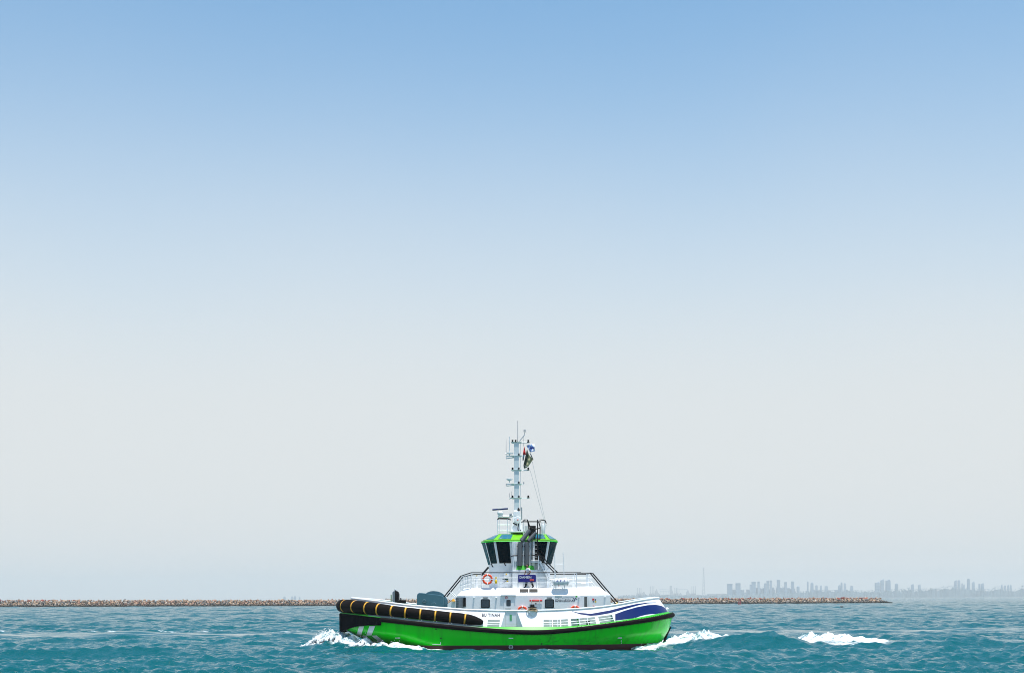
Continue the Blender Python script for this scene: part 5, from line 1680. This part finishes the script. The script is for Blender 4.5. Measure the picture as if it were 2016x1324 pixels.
    for s, p in ((-1, sh), (1, sh2)):
        v = Vector(J[p][0]) + Vector((0, 0, .075)); mb = MB(); mb.box(v, (.13, .06, .02)); mb.build('epaulette', M['gold'], root)
    settle(root, (P(1041, 1155, y0).x, y0, ZT))
officer()

# ================================================================ MARKS AND FAR THINGS
# red buoy
def buoy():
    d = HC * F / (1190.2 - HY + ROLL * (1456 - 1008))
    y = d - D0
    c = P(1456, 1190.2, y); c.z = 0
    root = empty('channel_buoy', (0, 0, 0)); tag(root, 'red lattice channel buoy floating before the breakwater', 'buoy')
    red = mat('buoy_red', (.34, .03, .04), .5, noise=.2, nscale=3); pale = mat('buoy_deck', (.62, .50, .46), .6)
    mb = MB(); mb.lathe([(.6, -.6), (.92, -.2), (.95, .22), (.85, .3)], c, 'z', 18); mb.build('float_hull', mat('buoy_dark_red', (.16, .008, .012), .5), root, smooth=True)
    mb = MB(); mb.lathe([(.86, .3), (.88, .5), (.80, .56)], c, 'z', 18); mb.build('float_deck', pale, root, smooth=True)
    for sx, sy in ((-1, -1), (1, -1), (1, 1), (-1, 1)):
        mb = MB(); mb.tube([c + Vector((.6 * sx, .6 * sy, .5)), c + Vector((.24 * sx, .24 * sy, 2.5))], .09, 6); mb.build('tower_leg', red, root)
    for z, w in ((1.0, .55), (1.7, .42)):
        mb = MB(); mb.box(c + Vector((0, 0, z)), (w * 2, w * 2, .12)); mb.build('tower_ring', red, root)
    mb = MB(); mb.box(c + Vector((0, 0, 1.35)), (.72, .72, .6)); mb.build('day_mark', mat('buoy_rose', (.5, .16, .2), .5), root)
    mb = MB(); mb.lathe([(.34, 2.4), (.34, 2.75), (.12, 2.85)], c, 'z', 10); mb.build('lantern_gallery', red, root)
    mb = MB(); mb.lathe([(.06, 2.85), (.06, 3.1), (.13, 3.12), (.13, 3.4), (.03, 3.45)], c, 'z', 8); mb.build('lantern', M['slate'], root)
    settle(root, c)
buoy()

# seabird low over the water
def bird():
    y = 340 - D0
    c = P(1657, 1194.2, y)
    root = empty('seabird'); tag(root, 'dark seabird with a pale belly flying low over the water', 'bird')
    dark = mat('plumage_dark', (.03, .03, .04), .8); pale = mat('plumage_pale', (.6, .55, .55), .8)
    mb = MB(); mb.tube([c + Vector((-.34, -.1, .03)), c + Vector((-.24, -.05, .03)), c + Vector((-.1, 0, .0)), c + Vector((.1, .02, 0)), c + Vector((.28, .03, .02)), c + Vector((.42, .04, .03))], [.012, .05, .085, .10, .06, .02], 8); mb.build('body', dark, root, smooth='all')
    mb = MB(); mb.tube([c + Vector((-.16, -.03, -.05)), c + Vector((.05, 0, -.07)), c + Vector((.2, .02, -.03))], [.03, .075, .03], 8); mb.build('belly', pale, root, smooth='all')
    for s, tip in ((-1, Vector((-.62, -.28, .05))), (1, Vector((.78, .30, -.12)))):
        a = c + Vector((-.05, -.02 * s, .04)); e = c + Vector((.22 * s, .12 * s, .26)); t = c + tip
        mb = MB(); mb.prism([a + Vector((-.08, 0, 0)), e + Vector((-.08, 0, 0)), t, e + Vector((.12, 0, -.05)), a + Vector((.14, 0, -.02))], (0, .02, .015)); mb.build('wing', dark, root)
    mb = MB(); mb.prism([c + Vector((.36, 0, .03)), c + Vector((.58, -.06, .03)), c + Vector((.58, .10, .03))], (0, 0, .012)); mb.build('tail', dark, root)
    settle(root, c - Vector((0, 0, .12)))
bird()

# ---------------------------------------------------------------- far shore works, about 8 km off
YF = 8000.0 - D0
PXM = 8000.0 / F
farm = mat('hazed_concrete', (.33, .42, .50), .9, noise=.15, nscale=.01)  # pale bluish tint: extra haze painted into the building colour
fard = mat('hazed_steel', (.28, .36, .43), .8, noise=.15, nscale=.01)  # steel carries the same painted haze
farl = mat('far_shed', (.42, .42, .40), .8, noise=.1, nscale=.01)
farg = mat('hazed_foliage', (.22, .30, .34), .95, noise=.3, nscale=.02)  # foliage greyed towards blue, distance haze mixed into its colour
FR_ = random.Random(12)
def fbase(px): return P(px, 1173, YF + 0).x
ZF = 4.0
def fz(px, py): return P(px, py, YF).z
def ftower(mb, x0, x1, top, depth=None, z0=ZF - 3, dy=0, cap=True):
    """stepped block tower"""
    xa, xb = fbase(x0), fbase(x1); zt = fz((x0 + x1) / 2, top); w = xb - xa; dp = depth or max(w, 8)
    mb.box2((xa, YF + dy, z0), (xb, YF + dy + dp, zt - (zt - z0) * .06 if cap else zt))
    if cap:
        mb.box2((xa - w * .07, YF + dy - w * .07, zt - (zt - z0) * .06), (xb + w * .07, YF + dy + dp + w * .07, zt - (zt - z0) * .03))
        mb.box2((xa + w * .15, YF + dy + w * .1, zt - (zt - z0) * .03), (xb - w * .15, YF + dy + dp * .9, zt))
def far_thing(name, label, cat, group=None, px=None):
    o = empty(name); tag(o, label, cat, group); return o

# chimney trios with boiler houses, farther off than the rest
YF = 9500.0 - D0; farm_near = farm
farm = mat('hazed_pale_concrete', (.36, .40, .43), .9, noise=.1, nscale=.01)  # paler concrete: haze of the farther group put into the colour
TRIO = [((1256, 1259.5, 1262.6), 1156, (1265, 1275), 1163.2), ((1281.2, 1284.7, 1288), 1153, (1290, 1300), 1158.5), ((1329.4, 1332.5, 1335.4), 1156, (1338, 1346), 1166), ((1363, 1366.6, 1369.8), 1152.8, (1352, 1361), 1160)]
trio_lab = ['three slim chimneys at the hazy shore beside a low boiler house, leftmost of the works', 'three tall chimneys joined by a conveyor to the hazy loading tower',
            'three slim chimneys beside the hazy loading tower with a sloped back', 'three tall chimneys beside a domed shed, next to the lattice mast']
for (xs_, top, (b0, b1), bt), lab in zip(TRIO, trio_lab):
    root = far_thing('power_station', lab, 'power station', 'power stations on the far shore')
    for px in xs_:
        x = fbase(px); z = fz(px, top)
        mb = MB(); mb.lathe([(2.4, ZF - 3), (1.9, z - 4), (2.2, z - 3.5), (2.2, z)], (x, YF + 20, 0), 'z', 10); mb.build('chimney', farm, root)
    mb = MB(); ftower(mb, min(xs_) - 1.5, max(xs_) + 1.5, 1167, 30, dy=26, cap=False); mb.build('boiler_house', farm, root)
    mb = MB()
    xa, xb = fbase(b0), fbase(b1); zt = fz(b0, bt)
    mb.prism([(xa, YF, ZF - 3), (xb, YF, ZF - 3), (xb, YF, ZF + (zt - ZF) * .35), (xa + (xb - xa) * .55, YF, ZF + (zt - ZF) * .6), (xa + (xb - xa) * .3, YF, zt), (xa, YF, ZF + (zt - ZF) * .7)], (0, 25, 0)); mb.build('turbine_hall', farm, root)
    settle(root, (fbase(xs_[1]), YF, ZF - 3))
# loading tower and conveyors
root = far_thing('loading_tower', 'hazy loading tower with a sloped back between two chimney groups', 'tower')
mb = MB(); xa, xb, xc = fbase(1319), fbase(1321.5), fbase(1328)
mb.prism([(xa, YF, ZF - 3), (xc, YF, ZF - 3), (xb + 5, YF, fz(1322, 1158)), (xb + 6, YF, fz(1322, 1152)), (xa, YF, fz(1320, 1152.3))], (0, 14, 0)); mb.build('tower_body', farm, root)
for a, b in (((1298, 1159), (1319, 1158.3)), ((1328, 1158.3), (1354, 1159.2)), ((1299, 1163), (1319, 1162.6))):
    mb = MB(); mb.tube([P(*a, YF + 5), P(*b, YF + 5)], .9, 5); cv = mb.build('conveyor', fard, root)
    for k in range(4):
        q = P(*a, YF + 5).lerp(P(*b, YF + 5), (k + .5) / 4)
        mb = MB(); mb.tube([q, Vector((q.x, q.y, ZF - 3))], .35, 4); mb.build('conveyor_leg', fard, root)
settle(root, (fbase(1322), YF, ZF - 3))
# lattice mast
root = far_thing('lattice_mast', 'tall slender lattice mast standing alone on the hazy shore', 'mast')
zt = fz(1386.5, 1117.3); xm = P(1386.5, 1145, YF).x; hw0, hw1 = 9.0, 2.6
def lat(sx, sy, t): 
    h = hw0 + (hw1 - hw0) * min(1, t / .85)
    return Vector((xm + sx * h, YF + 30 + sy * h, ZF - 3 + (zt - ZF + 3) * t))
for sx, sy in ((-1, -1), (1, -1), (1, 1), (-1, 1)):
    mb = MB(); mb.tube([lat(sx, sy, 0), lat(sx, sy, .85), lat(sx, sy, 1)], .75, 4); mb.build('mast_leg', farm, root)
for k in range(9):
    t0_, t1_ = k / 9, (k + 1) / 9
    for s0, s1 in (((-1, -1), (1, -1)), ((1, -1), (1, 1)), ((1, 1), (-1, 1)), ((-1, 1), (-1, -1))):
        mb = MB(); mb.tube([lat(*s0, t0_), lat(*s1, t1_)], .4, 3); mb.build('lattice_brace', farm, root)
        mb = MB(); mb.tube([lat(*s1, t0_), lat(*s0, t1_)], .4, 3); mb.build('lattice_brace', farm, root)
for t in (.42, .72):
    mb = MB(); h = hw0 + (hw1 - hw0) * t / .85; mb.box((xm, YF + 30, ZF - 3 + (zt - ZF + 3) * t), (2 * h, 2 * h, 1.4)); mb.build('mast_platform', fard, root)
mb = MB(); mb.box((xm, YF + 30, zt), (15, 6, 1.4)); mb.build('mast_head', fard, root)
settle(root, (xm, YF + 30, ZF - 3))
# low sheds
for a, b, t, lab in ((1391, 1407.5, 1168.2, 'long low shed at the foot of the lattice mast'), (1408.5, 1431, 1167.6, 'pale long warehouse between the lattice mast and the first boiler tower'), (1455, 1480, 1165, 'dark flat-roofed hall before the boiler towers'), (1300, 1318, 1169.5, 'pale low shed below the conveyor'), (1346, 1378, 1170, 'long pale shed before the tall chimneys')):
    root = far_thing('warehouse', lab, 'warehouse')
    xa, xb = fbase(a), fbase(b); z = fz((a + b) / 2, t)
    mb = MB(); mb.box2((xa, YF - 60, ZF - 4), (xb, YF - 30, z - 2)); mb.build('wall', farl if 'pale' in lab else farm, root)
    mb = MB(); mb.prism([(xa - 1, YF - 61, z - 2), (xb + 1, YF - 61, z - 2), (xb, YF - 61, z - .6), ((xa + xb) / 2, YF - 61, z), (xa, YF - 61, z - .6)], (0, 32, 0)); mb.build('roof', fard, root)
    settle(root, ((xa + xb) / 2, YF - 60, ZF - 4))
# boiler / process towers
YF = 8000.0 - D0; farm = farm_near
ORD = ['first', 'second', 'third', 'fourth', 'fifth', 'sixth', 'seventh', 'eighth', 'ninth', 'tenth', 'eleventh']
def LIM(a): return sum(a >= q for q in (1570, 1700, 1760, 1820, 1945))
TOW = [(1433, 1442, 1148), (1449.5, 1458, 1146.8), (1481, 1488, 1144), (1492, 1496, 1143.6), (1505, 1509, 1147.2), (1510, 1514, 1142), (1516, 1520, 1141.5), (1530.5, 1536, 1140.4), (1545, 1549.6, 1144.6), (1558.7, 1563.4, 1143.4),
       (1476.5, 1480, 1149.5), (1651, 1655, 1150), (1655.6, 1659, 1145), (1662, 1666, 1147), (1675, 1680, 1152), (1615, 1618, 1151), (1606, 1610, 1151), (1624.6, 1630, 1152.5), (1596.5, 1602, 1145.2), (1589.4, 1592, 1143.5),
       (1724.2, 1732.4, 1144.4), (1734.6, 1741, 1139.0), (1745, 1753.8, 1139.8), (1763, 1768.6, 1147), (1794.5, 1799.5, 1148.6), (1808.4, 1813, 1149), (1879.7, 1884, 1140.8), (1886.3, 1891, 1141.2), (1893.6, 1896, 1146.5), (1897.2, 1900, 1149.6), (1905.2, 1910, 1138.4), (1914.6, 1919.4, 1143.4), (1927.2, 1930, 1148), (1932.2, 1938, 1146.8), (1971.6, 1974, 1149.2), (1978, 1980.6, 1150.6), (1984, 1987, 1150), (1989, 1992, 1149.5)]
FARS = [farm_near, mat('hazed_concrete_pale', (.40, .48, .55), .9, noise=.12, nscale=.012), mat('hazed_concrete_mid', (.36, .44, .52), .9, noise=.12, nscale=.012), mat('hazed_concrete_blue', (.30, .39, .48), .9, noise=.12, nscale=.012)]  # tones picked at random, all with haze painted in as blue-grey
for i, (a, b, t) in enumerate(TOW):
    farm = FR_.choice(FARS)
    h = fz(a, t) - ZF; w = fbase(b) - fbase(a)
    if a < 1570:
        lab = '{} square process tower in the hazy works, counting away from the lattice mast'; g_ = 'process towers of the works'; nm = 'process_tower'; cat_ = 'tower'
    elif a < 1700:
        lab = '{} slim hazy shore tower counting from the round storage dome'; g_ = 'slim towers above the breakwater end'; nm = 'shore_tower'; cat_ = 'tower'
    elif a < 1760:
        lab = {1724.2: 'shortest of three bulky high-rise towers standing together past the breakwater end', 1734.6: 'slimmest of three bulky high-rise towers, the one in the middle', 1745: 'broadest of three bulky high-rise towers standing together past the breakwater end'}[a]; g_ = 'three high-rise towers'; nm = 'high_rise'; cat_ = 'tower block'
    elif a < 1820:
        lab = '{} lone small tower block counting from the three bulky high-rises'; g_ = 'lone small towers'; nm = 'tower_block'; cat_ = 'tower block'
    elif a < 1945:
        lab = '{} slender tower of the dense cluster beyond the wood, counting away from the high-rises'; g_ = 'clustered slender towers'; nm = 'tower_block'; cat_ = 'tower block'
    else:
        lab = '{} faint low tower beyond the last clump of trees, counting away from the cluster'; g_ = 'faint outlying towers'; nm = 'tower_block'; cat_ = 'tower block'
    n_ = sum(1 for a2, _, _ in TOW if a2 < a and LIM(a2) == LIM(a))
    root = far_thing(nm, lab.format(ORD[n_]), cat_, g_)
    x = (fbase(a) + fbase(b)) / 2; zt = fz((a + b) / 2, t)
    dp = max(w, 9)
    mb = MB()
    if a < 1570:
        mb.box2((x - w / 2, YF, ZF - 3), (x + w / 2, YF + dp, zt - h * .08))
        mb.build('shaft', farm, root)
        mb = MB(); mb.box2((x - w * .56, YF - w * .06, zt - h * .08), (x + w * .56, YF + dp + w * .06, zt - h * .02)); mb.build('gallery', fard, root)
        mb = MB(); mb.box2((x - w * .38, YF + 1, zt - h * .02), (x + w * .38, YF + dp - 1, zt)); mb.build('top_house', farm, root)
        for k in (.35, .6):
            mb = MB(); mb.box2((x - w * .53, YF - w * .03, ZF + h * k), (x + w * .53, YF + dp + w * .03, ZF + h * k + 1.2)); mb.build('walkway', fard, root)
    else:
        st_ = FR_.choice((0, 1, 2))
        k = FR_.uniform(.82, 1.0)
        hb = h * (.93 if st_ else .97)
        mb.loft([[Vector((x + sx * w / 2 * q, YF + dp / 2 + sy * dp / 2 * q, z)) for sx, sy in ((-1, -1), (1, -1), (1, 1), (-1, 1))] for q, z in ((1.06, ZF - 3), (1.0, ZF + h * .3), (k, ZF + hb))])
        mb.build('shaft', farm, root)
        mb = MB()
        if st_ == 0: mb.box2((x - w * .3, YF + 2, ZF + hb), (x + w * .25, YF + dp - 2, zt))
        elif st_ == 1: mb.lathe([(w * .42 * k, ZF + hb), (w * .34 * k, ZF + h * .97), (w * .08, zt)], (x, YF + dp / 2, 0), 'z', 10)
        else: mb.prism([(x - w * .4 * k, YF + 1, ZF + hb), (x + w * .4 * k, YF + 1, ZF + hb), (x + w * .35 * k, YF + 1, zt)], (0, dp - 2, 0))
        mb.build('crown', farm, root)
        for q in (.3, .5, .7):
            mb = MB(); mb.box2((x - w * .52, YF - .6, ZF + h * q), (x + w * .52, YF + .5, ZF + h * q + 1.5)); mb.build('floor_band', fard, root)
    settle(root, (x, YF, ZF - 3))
# pipework and lower plant between the process towers: one tangled mass
mb = MB()
for k in range(150):
    px = FR_.uniform(1436, 1566) if k < 110 else FR_.uniform(1586, 1682)
    lim = 1155 + abs(FR_.gauss(0, 4)) if k < 110 else 1160 + abs(FR_.gauss(0, 3))
    if px < 1480 and k < 110: lim += 4
    w = FR_.uniform(1.0, 4.5)
    xa = fbase(px); zt = fz(px, lim)
    if FR_.random() < .6: mb.box2((xa, YF + FR_.uniform(15, 60), ZF - 3), (xa + w * PXM, YF + 70, zt))
    else: mb.lathe([(w * PXM * .4, ZF - 3), (w * PXM * .4, zt - 4), (w * PXM * .15, zt)], (xa, YF + 40, 0), 'z', 8)
for k in range(60):
    px = FR_.uniform(1440, 1560); py = FR_.uniform(1150, 1166)
    mb.tube([P(px, py, YF + 8), P(px + FR_.uniform(-6, 8), py + FR_.uniform(-5, 5), YF + 12)], FR_.uniform(.3, .7), 4)
o = mb.build('plant_pipework', fard); tag(o, 'hazy tangle of pipework and lower plant among the process towers', 'plant', kind='stuff')
farm = farm_near
# storage dome
root = far_thing('storage_dome', 'round storage dome between the process towers and the slim towers', 'dome')
mb = MB(); w = (fbase(1575) - fbase(1569)) / 2; x = fbase(1572); zt = fz(1572, 1152.5)
mb.lathe([(w, ZF - 3), (w, zt - w * .5), (w * .7, zt - w * .15), (w * .05, zt)], (x, YF + 10, 0), 'z', 14); mb.build('shell', farm, root)
mb = MB(); mb.lathe([(1, zt - 1), (1, zt + 2)], (x, YF + 10, 0), 'z', 6); mb.build('vent', fard, root)
settle(root, (x, YF + 10, ZF - 3))
# woods along the shore
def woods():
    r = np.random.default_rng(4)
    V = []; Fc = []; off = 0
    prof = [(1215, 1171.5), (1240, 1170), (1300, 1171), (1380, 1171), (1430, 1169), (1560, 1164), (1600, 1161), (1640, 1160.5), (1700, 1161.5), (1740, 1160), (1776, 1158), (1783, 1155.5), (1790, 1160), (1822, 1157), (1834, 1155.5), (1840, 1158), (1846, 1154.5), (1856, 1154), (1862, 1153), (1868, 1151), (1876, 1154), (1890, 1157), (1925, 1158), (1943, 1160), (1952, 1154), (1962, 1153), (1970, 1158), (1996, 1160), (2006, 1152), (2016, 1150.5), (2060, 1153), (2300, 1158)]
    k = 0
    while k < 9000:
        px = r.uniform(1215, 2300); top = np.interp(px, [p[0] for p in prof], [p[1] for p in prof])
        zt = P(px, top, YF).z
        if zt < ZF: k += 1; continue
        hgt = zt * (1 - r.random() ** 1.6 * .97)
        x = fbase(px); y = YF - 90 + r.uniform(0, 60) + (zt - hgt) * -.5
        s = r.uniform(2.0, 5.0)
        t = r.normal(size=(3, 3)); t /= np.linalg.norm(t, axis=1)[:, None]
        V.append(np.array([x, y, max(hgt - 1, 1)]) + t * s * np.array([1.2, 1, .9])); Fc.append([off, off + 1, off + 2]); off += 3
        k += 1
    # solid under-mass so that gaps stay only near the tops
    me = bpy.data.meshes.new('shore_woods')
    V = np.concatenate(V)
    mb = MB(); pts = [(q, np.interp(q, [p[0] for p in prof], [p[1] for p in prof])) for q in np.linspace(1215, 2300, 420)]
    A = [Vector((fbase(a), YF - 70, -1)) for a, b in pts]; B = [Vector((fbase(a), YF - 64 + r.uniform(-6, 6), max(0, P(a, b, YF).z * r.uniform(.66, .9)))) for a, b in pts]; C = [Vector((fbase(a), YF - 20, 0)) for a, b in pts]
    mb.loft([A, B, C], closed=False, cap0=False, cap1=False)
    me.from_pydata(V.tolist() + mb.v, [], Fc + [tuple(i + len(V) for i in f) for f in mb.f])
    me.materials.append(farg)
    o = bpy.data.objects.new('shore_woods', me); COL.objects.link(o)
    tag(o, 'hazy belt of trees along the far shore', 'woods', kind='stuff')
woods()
# faint blocks just over the breakwater, beyond the bow
for i, (a, b, t) in enumerate(((557.5, 561.5, 1176), (573, 576.5, 1175.6), (578.5, 582, 1175.2), (588.5, 590.5, 1176.2))):
    yy = 9400 - D0
    root = far_thing('distant_block', ORD[i] + ' faint tiny block over the breakwater, counting towards the tug bow', 'building', 'faint blocks over the breakwater')
    pa, pb = P(a, t, yy), P(b, t, yy)
    mb = MB(); mb.box2((pa.x, yy, 0), (pb.x, yy + 20, pa.z + 5)); mb.build('wall', farm, root)
    mb = MB(); mb.box2((pa.x + 3, yy + 4, pa.z + 5), (pb.x - 3, yy + 16, pa.z + 10)); mb.build('roof_house', fard, root)
    settle(root, ((pa.x + pb.x) / 2, yy, 0))

# ---------------------------------------------------------------- spray thrown up at bow and stern
def spray(name, label, blobs, n, seed, rise):
    r = np.random.default_rng(seed)
    octv = np.array([(1, 0, 0), (-1, 0, 0), (0, 1, 0), (0, -1, 0), (0, 0, 1), (0, 0, -1)], float)
    octf = np.array([(0, 2, 4), (2, 1, 4), (1, 3, 4), (3, 0, 4), (2, 0, 5), (1, 2, 5), (3, 1, 5), (0, 3, 5)])
    w = np.array([b[2] * b[3] * b[4] for b in blobs]); w = w / w.sum()
    k = r.choice(len(blobs), n, p=w)
    B = np.array(blobs)[k]
    x = B[:, 0] + r.normal(0, .62, n) * B[:, 2]; y = B[:, 1] + r.normal(0, .62, n) * B[:, 3]
    g = np.exp(-((x - B[:, 0]) / B[:, 2]) ** 2 - ((y - B[:, 1]) / B[:, 3]) ** 2)
    lump = NZ1.fbm(x * 1.9, y * 1.9, 4)
    h0, _, _ = wake_height(x.astype(np.float32), y.astype(np.float32))
    top = rise * B[:, 4] * g * (lump * 1.9 - .25).clip(.1, 1.6)
    z = h0 - .05 + top * r.random(n) ** 0.8 + (r.random(n) < .05) * r.exponential(.10, n)
    s = r.uniform(.014, .04, n)
    z = np.maximum(z, -.1)
    V = (octv[None] * s[:, None, None] * r.uniform(.6, 1.4, (n, 1, 3)) + np.stack([x, y, z], 1)[:, None]).reshape(-1, 3)
    Fc = (octf[None] + (np.arange(n) * 6)[:, None, None]).reshape(-1, 3)
    me = bpy.data.meshes.new(name)
    me.vertices.add(len(V)); me.vertices.foreach_set('co', V.astype(np.float32).ravel())
    me.loops.add(len(Fc) * 3); me.loops.foreach_set('vertex_index', Fc.astype(np.int32).ravel())
    me.polygons.add(len(Fc)); me.polygons.foreach_set('loop_start', np.arange(0, len(Fc) * 3, 3, dtype=np.int32))
    me.update(calc_edges=True)
    m = bpy.data.materials.get('spray_white')
    if m is None:
        m = bpy.data.materials.new('spray_white'); m.use_nodes = True
        nt = m.node_tree; N = nt.nodes; N.remove(N['Principled BSDF'])
        d = N.new('ShaderNodeBsdfDiffuse'); d.inputs['Color'].default_value = (.90, .93, .94, 1)
        t = N.new('ShaderNodeBsdfTranslucent'); t.inputs['Color'].default_value = (.90, .93, .94, 1)
        mx = N.new('ShaderNodeMixShader'); mx.inputs[0].default_value = .35
        nt.links.new(d.outputs[0], mx.inputs[1]); nt.links.new(t.outputs[0], mx.inputs[2]); nt.links.new(mx.outputs[0], N['Material Output'].inputs['Surface'])
    me.materials.append(m)
    o = bpy.data.objects.new(name, me); COL.objects.link(o)
    tag(o, label, 'spray', kind='stuff')

def foam_mat():
    m = bpy.data.materials.get('foam_heap')
    if m: return m
    m = bpy.data.materials.new('foam_heap'); m.use_nodes = True
    nt = m.node_tree; N = nt.nodes; L = nt.links; N.remove(N['Principled BSDF'])
    geo = N.new('ShaderNodeNewGeometry')
    n = N.new('ShaderNodeTexNoise'); n.inputs['Scale'].default_value = 2.3; n.inputs['Detail'].default_value = 7; n.inputs['Roughness'].default_value = .68
    L.new(geo.outputs['Position'], n.inputs['Vector'])
    r = N.new('ShaderNodeMapRange'); r.inputs['From Min'].default_value = .38; r.inputs['From Max'].default_value = .53; L.new(n.outputs['Fac'], r.inputs['Value'])
    mx = N.new('ShaderNodeMix'); mx.data_type = 'RGBA'; mx.inputs[6].default_value = (.05, .19, .22, 1); mx.inputs[7].default_value = (.80, .84, .85, 1)
    L.new(r.outputs[0], mx.inputs[0])
    bp = N.new('ShaderNodeBump'); bp.inputs['Strength'].default_value = .8; bp.inputs['Distance'].default_value = .12; L.new(n.outputs['Fac'], bp.inputs['Height'])
    d = N.new('ShaderNodeBsdfDiffuse'); L.new(mx.outputs[2], d.inputs['Color']); L.new(bp.outputs[0], d.inputs['Normal'])
    L.new(d.outputs[0], N['Material Output'].inputs['Surface'])
    return m

def foam_heap(name, label, blobs, box, cell, rise, seed, thr=.34):
    """lumpy bank of solid foam, a fine height field cut off where it thins out"""
    x0, x1, y0, y1 = box
    gx = np.arange(x0, x1, cell); gy = np.arange(y0, y1, cell)
    xx, yy = np.meshgrid(gx, gy, indexing='ij'); xx = xx.astype(np.float32); yy = yy.astype(np.float32)
    g = np.zeros_like(xx); env = np.zeros_like(xx)
    for cx, cy, rx, ry, a in blobs:
        q = gauss(xx, yy, cx, cy, rx, ry); g = np.maximum(g, q); env = np.maximum(env, q * a)
    nb = Noise2(seed)
    l1 = nb.fbm(xx * .9, yy * .9, 3); l2 = nb.fbm(xx * 3.2 + 7, yy * 3.2, 5)
    spike = np.clip(nb.fbm(xx * 5.0, yy * 2.2 + 30, 3) - .52, 0, 1) * 3.0
    h0, _, _ = wake_height(xx, yy)
    h = h0 + rise * env * (.50 + .55 * l1 + .28 * (l2 - .5) + spike * .12) - .08
    l3 = nb.fbm(xx * 8.0 + 3, yy * 3.0, 3)
    keep = g + .8 * (l2 - .5) + .9 * (l3 - .5) * (g < .75 + (thr > .4)) > thr
    sx = .10 * (nb.fbm(xx * 4 + 50, yy * 4, 3) - .5); sy = .10 * (nb.fbm(xx * 4, yy * 4 + 50, 3) - .5)
    co = np.stack([xx + sx, yy + sy, h], -1).reshape(-1, 3)
    R, C = xx.shape
    idx = np.arange(R * C).reshape(R, C)
    qd = np.stack([idx[:-1, :-1], idx[1:, :-1], idx[1:, 1:], idx[:-1, 1:]], -1).reshape(-1, 4)
    kf = (keep[:-1, :-1] & keep[1:, :-1] & keep[1:, 1:] & keep[:-1, 1:]).reshape(-1)
    qd = qd[kf]
    used = np.unique(qd); mp = np.zeros(R * C, int); mp[used] = np.arange(len(used))
    me = bpy.data.meshes.new(name)
    me.from_pydata(co[used].tolist(), [], mp[qd].tolist())
    me.polygons.foreach_set('use_smooth', [True] * len(me.polygons))
    me.materials.append(foam_mat())
    o = bpy.data.objects.new(name, me); COL.objects.link(o)
    md = o.modifiers.new('thick', 'SOLIDIFY'); md.thickness = .08; md.offset = -1
    tag(o, label, 'foam', kind='stuff')
spray('bow_spray', 'fine white droplets flying over the bow wave', BOW_BLOBS[:8], 2600, 3, 1.25)
foam_heap('bow_foam', 'bank of white foam heaped up under the bow', BOW_BLOBS[:8], (-17, -4.4, -7.6, 3), .055, 1.0, 41)
spray('stern_spray', 'fine white droplets over the wash behind the stern', STERN_BLOBS[:7], 1500, 4, .5)
foam_heap('stern_foam', 'bank of white wash boiling up behind the stern', STERN_BLOBS[:7], (7.5, 21, -6.5, 9), .07, .40, 42)
spray('breaker_spray', 'fine white droplets on the breaking wake wave', STERN_BLOBS[8:], 900, 5, .5)
foam_heap('breaker_foam', 'white foam tumbling down the breaking wake wave astern', STERN_BLOBS[8:], (19.5, 30, 1, 9), .07, .38, 43, .56)

# ---------------------------------------------------------------- haze over the sea
def haze():
    mb = MB()
    mb.box2((-9800, -420, -12), (9800, 16900, 235))
    m = bpy.data.materials.new('sea_haze'); m.use_nodes = True
    nt = m.node_tree; N = nt.nodes
    N.remove(N['Principled BSDF'])
    pv = N.new('ShaderNodeVolumePrincipled')
    pv.inputs['Color'].default_value = (1.0, .965, .925, 1)
    pv.inputs['Density'].default_value = 0.000118
    pv.inputs['Anisotropy'].default_value = 0.15
    nt.links.new(pv.outputs[0], N['Material Output'].inputs['Volume'])
    o = mb.build('haze', m)
    tag(o, 'pale haze over the sea', 'haze', kind='stuff')
haze()
